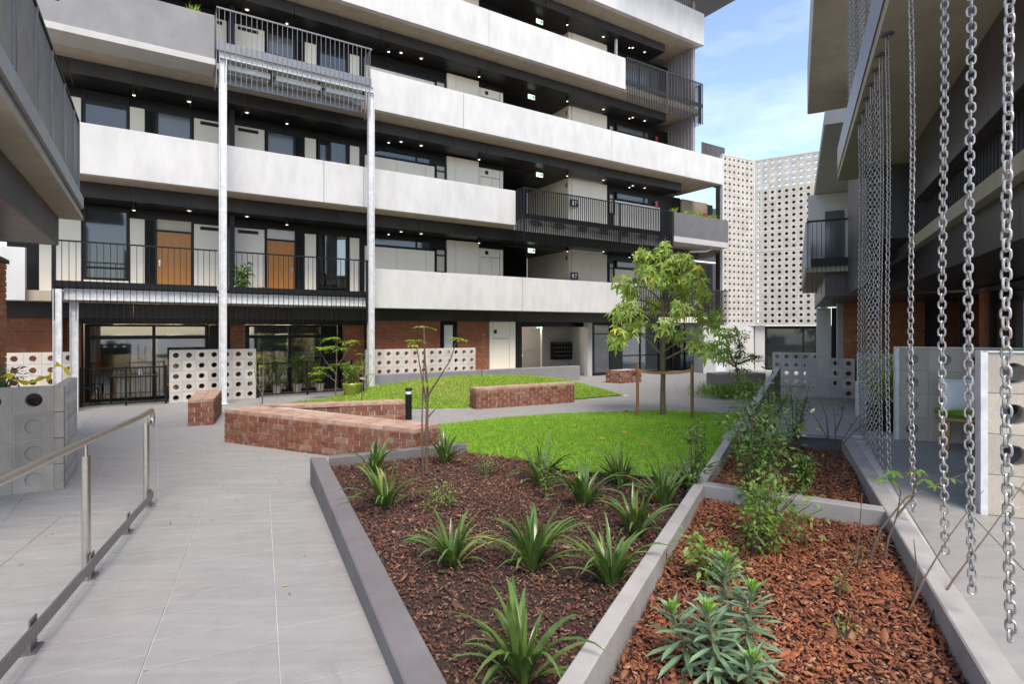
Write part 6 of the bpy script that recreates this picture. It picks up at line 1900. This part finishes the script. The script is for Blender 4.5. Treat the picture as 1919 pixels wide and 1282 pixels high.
# plants in the left block planter with yellow tape
shrub(-5.95, 6.55, 1.15, 0.40, 0.5, 8, "grey green bush in the block planter wrapped by yellow tape", M['euph_a'] if 'euph_a' in M else M['shrub2'], 0.055, 420, name="bush", cat="bush")
mb = MB()
pts = []
for i in range(60):
    t = i/59
    pts.append(Vector((-6.10+0.62*t-0.55*max(0,t-.6), 6.35+0.85*t+0.04*math.sin(t*14), 1.385+0.035*math.sin(t*9)+0.03*math.sin(t*25)+0.10*math.sin(math.pi*max(0,(t-.75)/.25)))))
vs, fs = [], []
for i, p in enumerate(pts):
    tw = math.sin(i*0.7)
    vs += [(p.x, p.y-0.02*tw, p.z-0.026*abs(math.cos(i*.5))-0.006), (p.x, p.y+0.02*tw, p.z+0.026*abs(math.cos(i*.5))+0.006)]
for i in range(len(pts)-1): fs.append((2*i, 2*i+1, 2*i+3, 2*i+2))
mb.add(vs, fs); tag(mb.build("barrier_tape", M['yellow']), "yellow barrier tape twisted along the block planter top", "tape")
# balcony and planter box greenery
def tuft(t, n, z, h, label, group):
    x, y = fw(t, n); p = thing("grass_tuft", label, "plant", (x, y, z), 0, group)
    P, D, S = [], [], []
    for i in range(60):
        az = rnd.uniform(0, 6.28); P.append((rnd.gauss(0,.05), rnd.gauss(0,.05), 0)); D.append((math.cos(az)*0.5, math.sin(az)*0.5, 1)); S.append(h*rnd.uniform(.6,1.1))
    stuff(leaf_cloud("foliage", P, D, S, M['lime'], p, wr=0.06, droop=0.3))
for t, lab in ((-5.6, "yellow grass tuft on the third floor planter, left one"), (-4.6, "yellow grass tuft on the third floor planter, right one")): tuft(t, -0.35, 10.1, 0.38, lab, "grass tufts in the upper planter")
for i, t in enumerate((13.6, 14.5, 15.2, 16.2)): tuft(t, -0.25, 7.0, 0.42, "yellow grass tuft on the second floor planter, %s from the left" % ("first", "second", "third", "fourth")[i], "grass tufts in the second floor planter")
x, y = fw(-3.3, 1.1); shrub(x, y, 2.9, 1.0, 0.6, 10, "dark leafy pot plant on the first floor walkway by the post", M['shrub'], 0.14, 320, name="pot_plant", cat="pot plant")
x, y = fw(-2.75, 1.2); shrub(x, y, 2.9, 0.35, 0.5, 6, "low dark pot plant on the first floor walkway left of the door", M['shrub'], 0.10, 140, name="pot_plant", cat="pot plant")

# ---- leaf litter, dust crumbs and stray bark on the paving and lawn
n = 70
q = np.concatenate([nrng.uniform([-4.5, 1.8], [-1.0, 9.0], (n, 2)), nrng.uniform([0.5, 7.0], [5.0, 13.5], (26, 2))])
P, D, S = [], [], []
for i, (x, y) in enumerate(q):
    onl = i >= n
    if not onl and x > -2.5+(6.5-y)*0.4545 and y < 7.6: continue
    if onl and not inside(LAWN, x, y): continue
    z = lawn_h(x, y)+0.05 if onl else ground_h(x, y)+0.006
    P.append((x, y, z)); a = rnd.uniform(0, 6.28); D.append((math.cos(a), math.sin(a), rnd.uniform(-.02, .08))); S.append(rnd.uniform(0.10, 0.16) if onl else rnd.uniform(0.012, 0.04))
o = leaf_cloud("leaf_litter", P, D, S, leaf_mat("dry_fallen_leaf", (0.16,0.09,0.04), (0.45,0.34,0.10), None, 0.7, True, 0.1), wr=0.4, droop=0.0)
tag(o, "small dry leaves and bark crumbs fallen on paving and lawn", "leaf litter", kind="stuff")

# ---- things on the little patios of the ground floor flats
def patio_pot(t, n, h, label):
    x, y = fw(t, n)
    q = thing("plant_pot", label, "plant pot", (x, y, 0.0), 0)
    mb = MB(); mb.lathe([(0.10, 0), (0.15, 0.26), (0.16, 0.28), (0.13, 0.26)], 14); mb.build("pot", M['soffit'], q, smooth=True)
    return x, y
for t, n, h, lab in ((-2.3, 1.15, 0.8, "left of the three"), (-1.7, 1.25, 1.0, "middle of the three"), (-1.05, 1.1, 0.7, "right of the three")):
    x, y = patio_pot(t, n, h, "clay pot on the patio behind the maple, %s" % lab)
    shrub(x, y, 0.24, h, 0.5, 7, "leafy patio plant in a clay pot, %s" % lab, M['shrub2'], 0.10, 260, name="pot_plant", cat="pot plant")
x, y = fw(-5.9, 1.2)
tb = thing("patio_table", "dark metal table on the left patio behind the picket fence", "table", (x, y, 0.0), FROT)
mb = MB(); mb.bevel_box(-0.55, 0.55, -0.3, 0.3, 0.70, 0.73, 0.006); mb.build("table_top", M['blackmetal'], tb)
for a in (-0.5, 0.5):
    for b in (-0.25, 0.25): mb = MB(); mb.tube([(a, b, 0), (a, b, 0.699)], 0.018, 8); mb.build("leg", M['blackmetal'], tb, smooth=True)
for i, (dx, lab) in enumerate(((-0.95, "left"), (0.95, "right"))):
    x2, y2 = fw(-5.9+dx, 1.2)
    c = thing("patio_chair", "dark patio chair at the %s end of the metal table" % lab, "chair", (x2, y2, 0), FROT+(math.pi/2 if dx > 0 else -math.pi/2))
    mb = MB(); mb.bevel_box(-0.2, 0.2, -0.2, 0.2, 0.43, 0.46, 0.006); mb.build("seat", M['door'] if dx > 0 else M['blackmetal'], c)
    mb = MB(); mb.bevel_box(-0.2, 0.2, 0.18, 0.205, 0.5, 0.86, 0.006) if False else mb.bevel_box(-0.2, 0.2, -0.205, -0.18, 0.5, 0.86, 0.006); mb.build("backrest", M['blackmetal'], c)
    for a in (-0.18, 0.18):
        for b in (-0.19, 0.18): mb = MB(); mb.tube([(a, b, 0), (a, b, 0.86 if b < 0 else 0.43)], 0.012, 6); mb.build("leg", M['blackmetal'], c, smooth=True)
x, y = fw(-5.75, 1.2)
v = thing("table_vase", "small white vase standing on the patio table", "vase", (x, y, 0.731))
mb = MB(); mb.lathe([(0.04, 0), (0.06, 0.08), (0.03, 0.16), (0.035, 0.18)], 14); mb.build("vase_body", M['paper'], v, smooth=True)
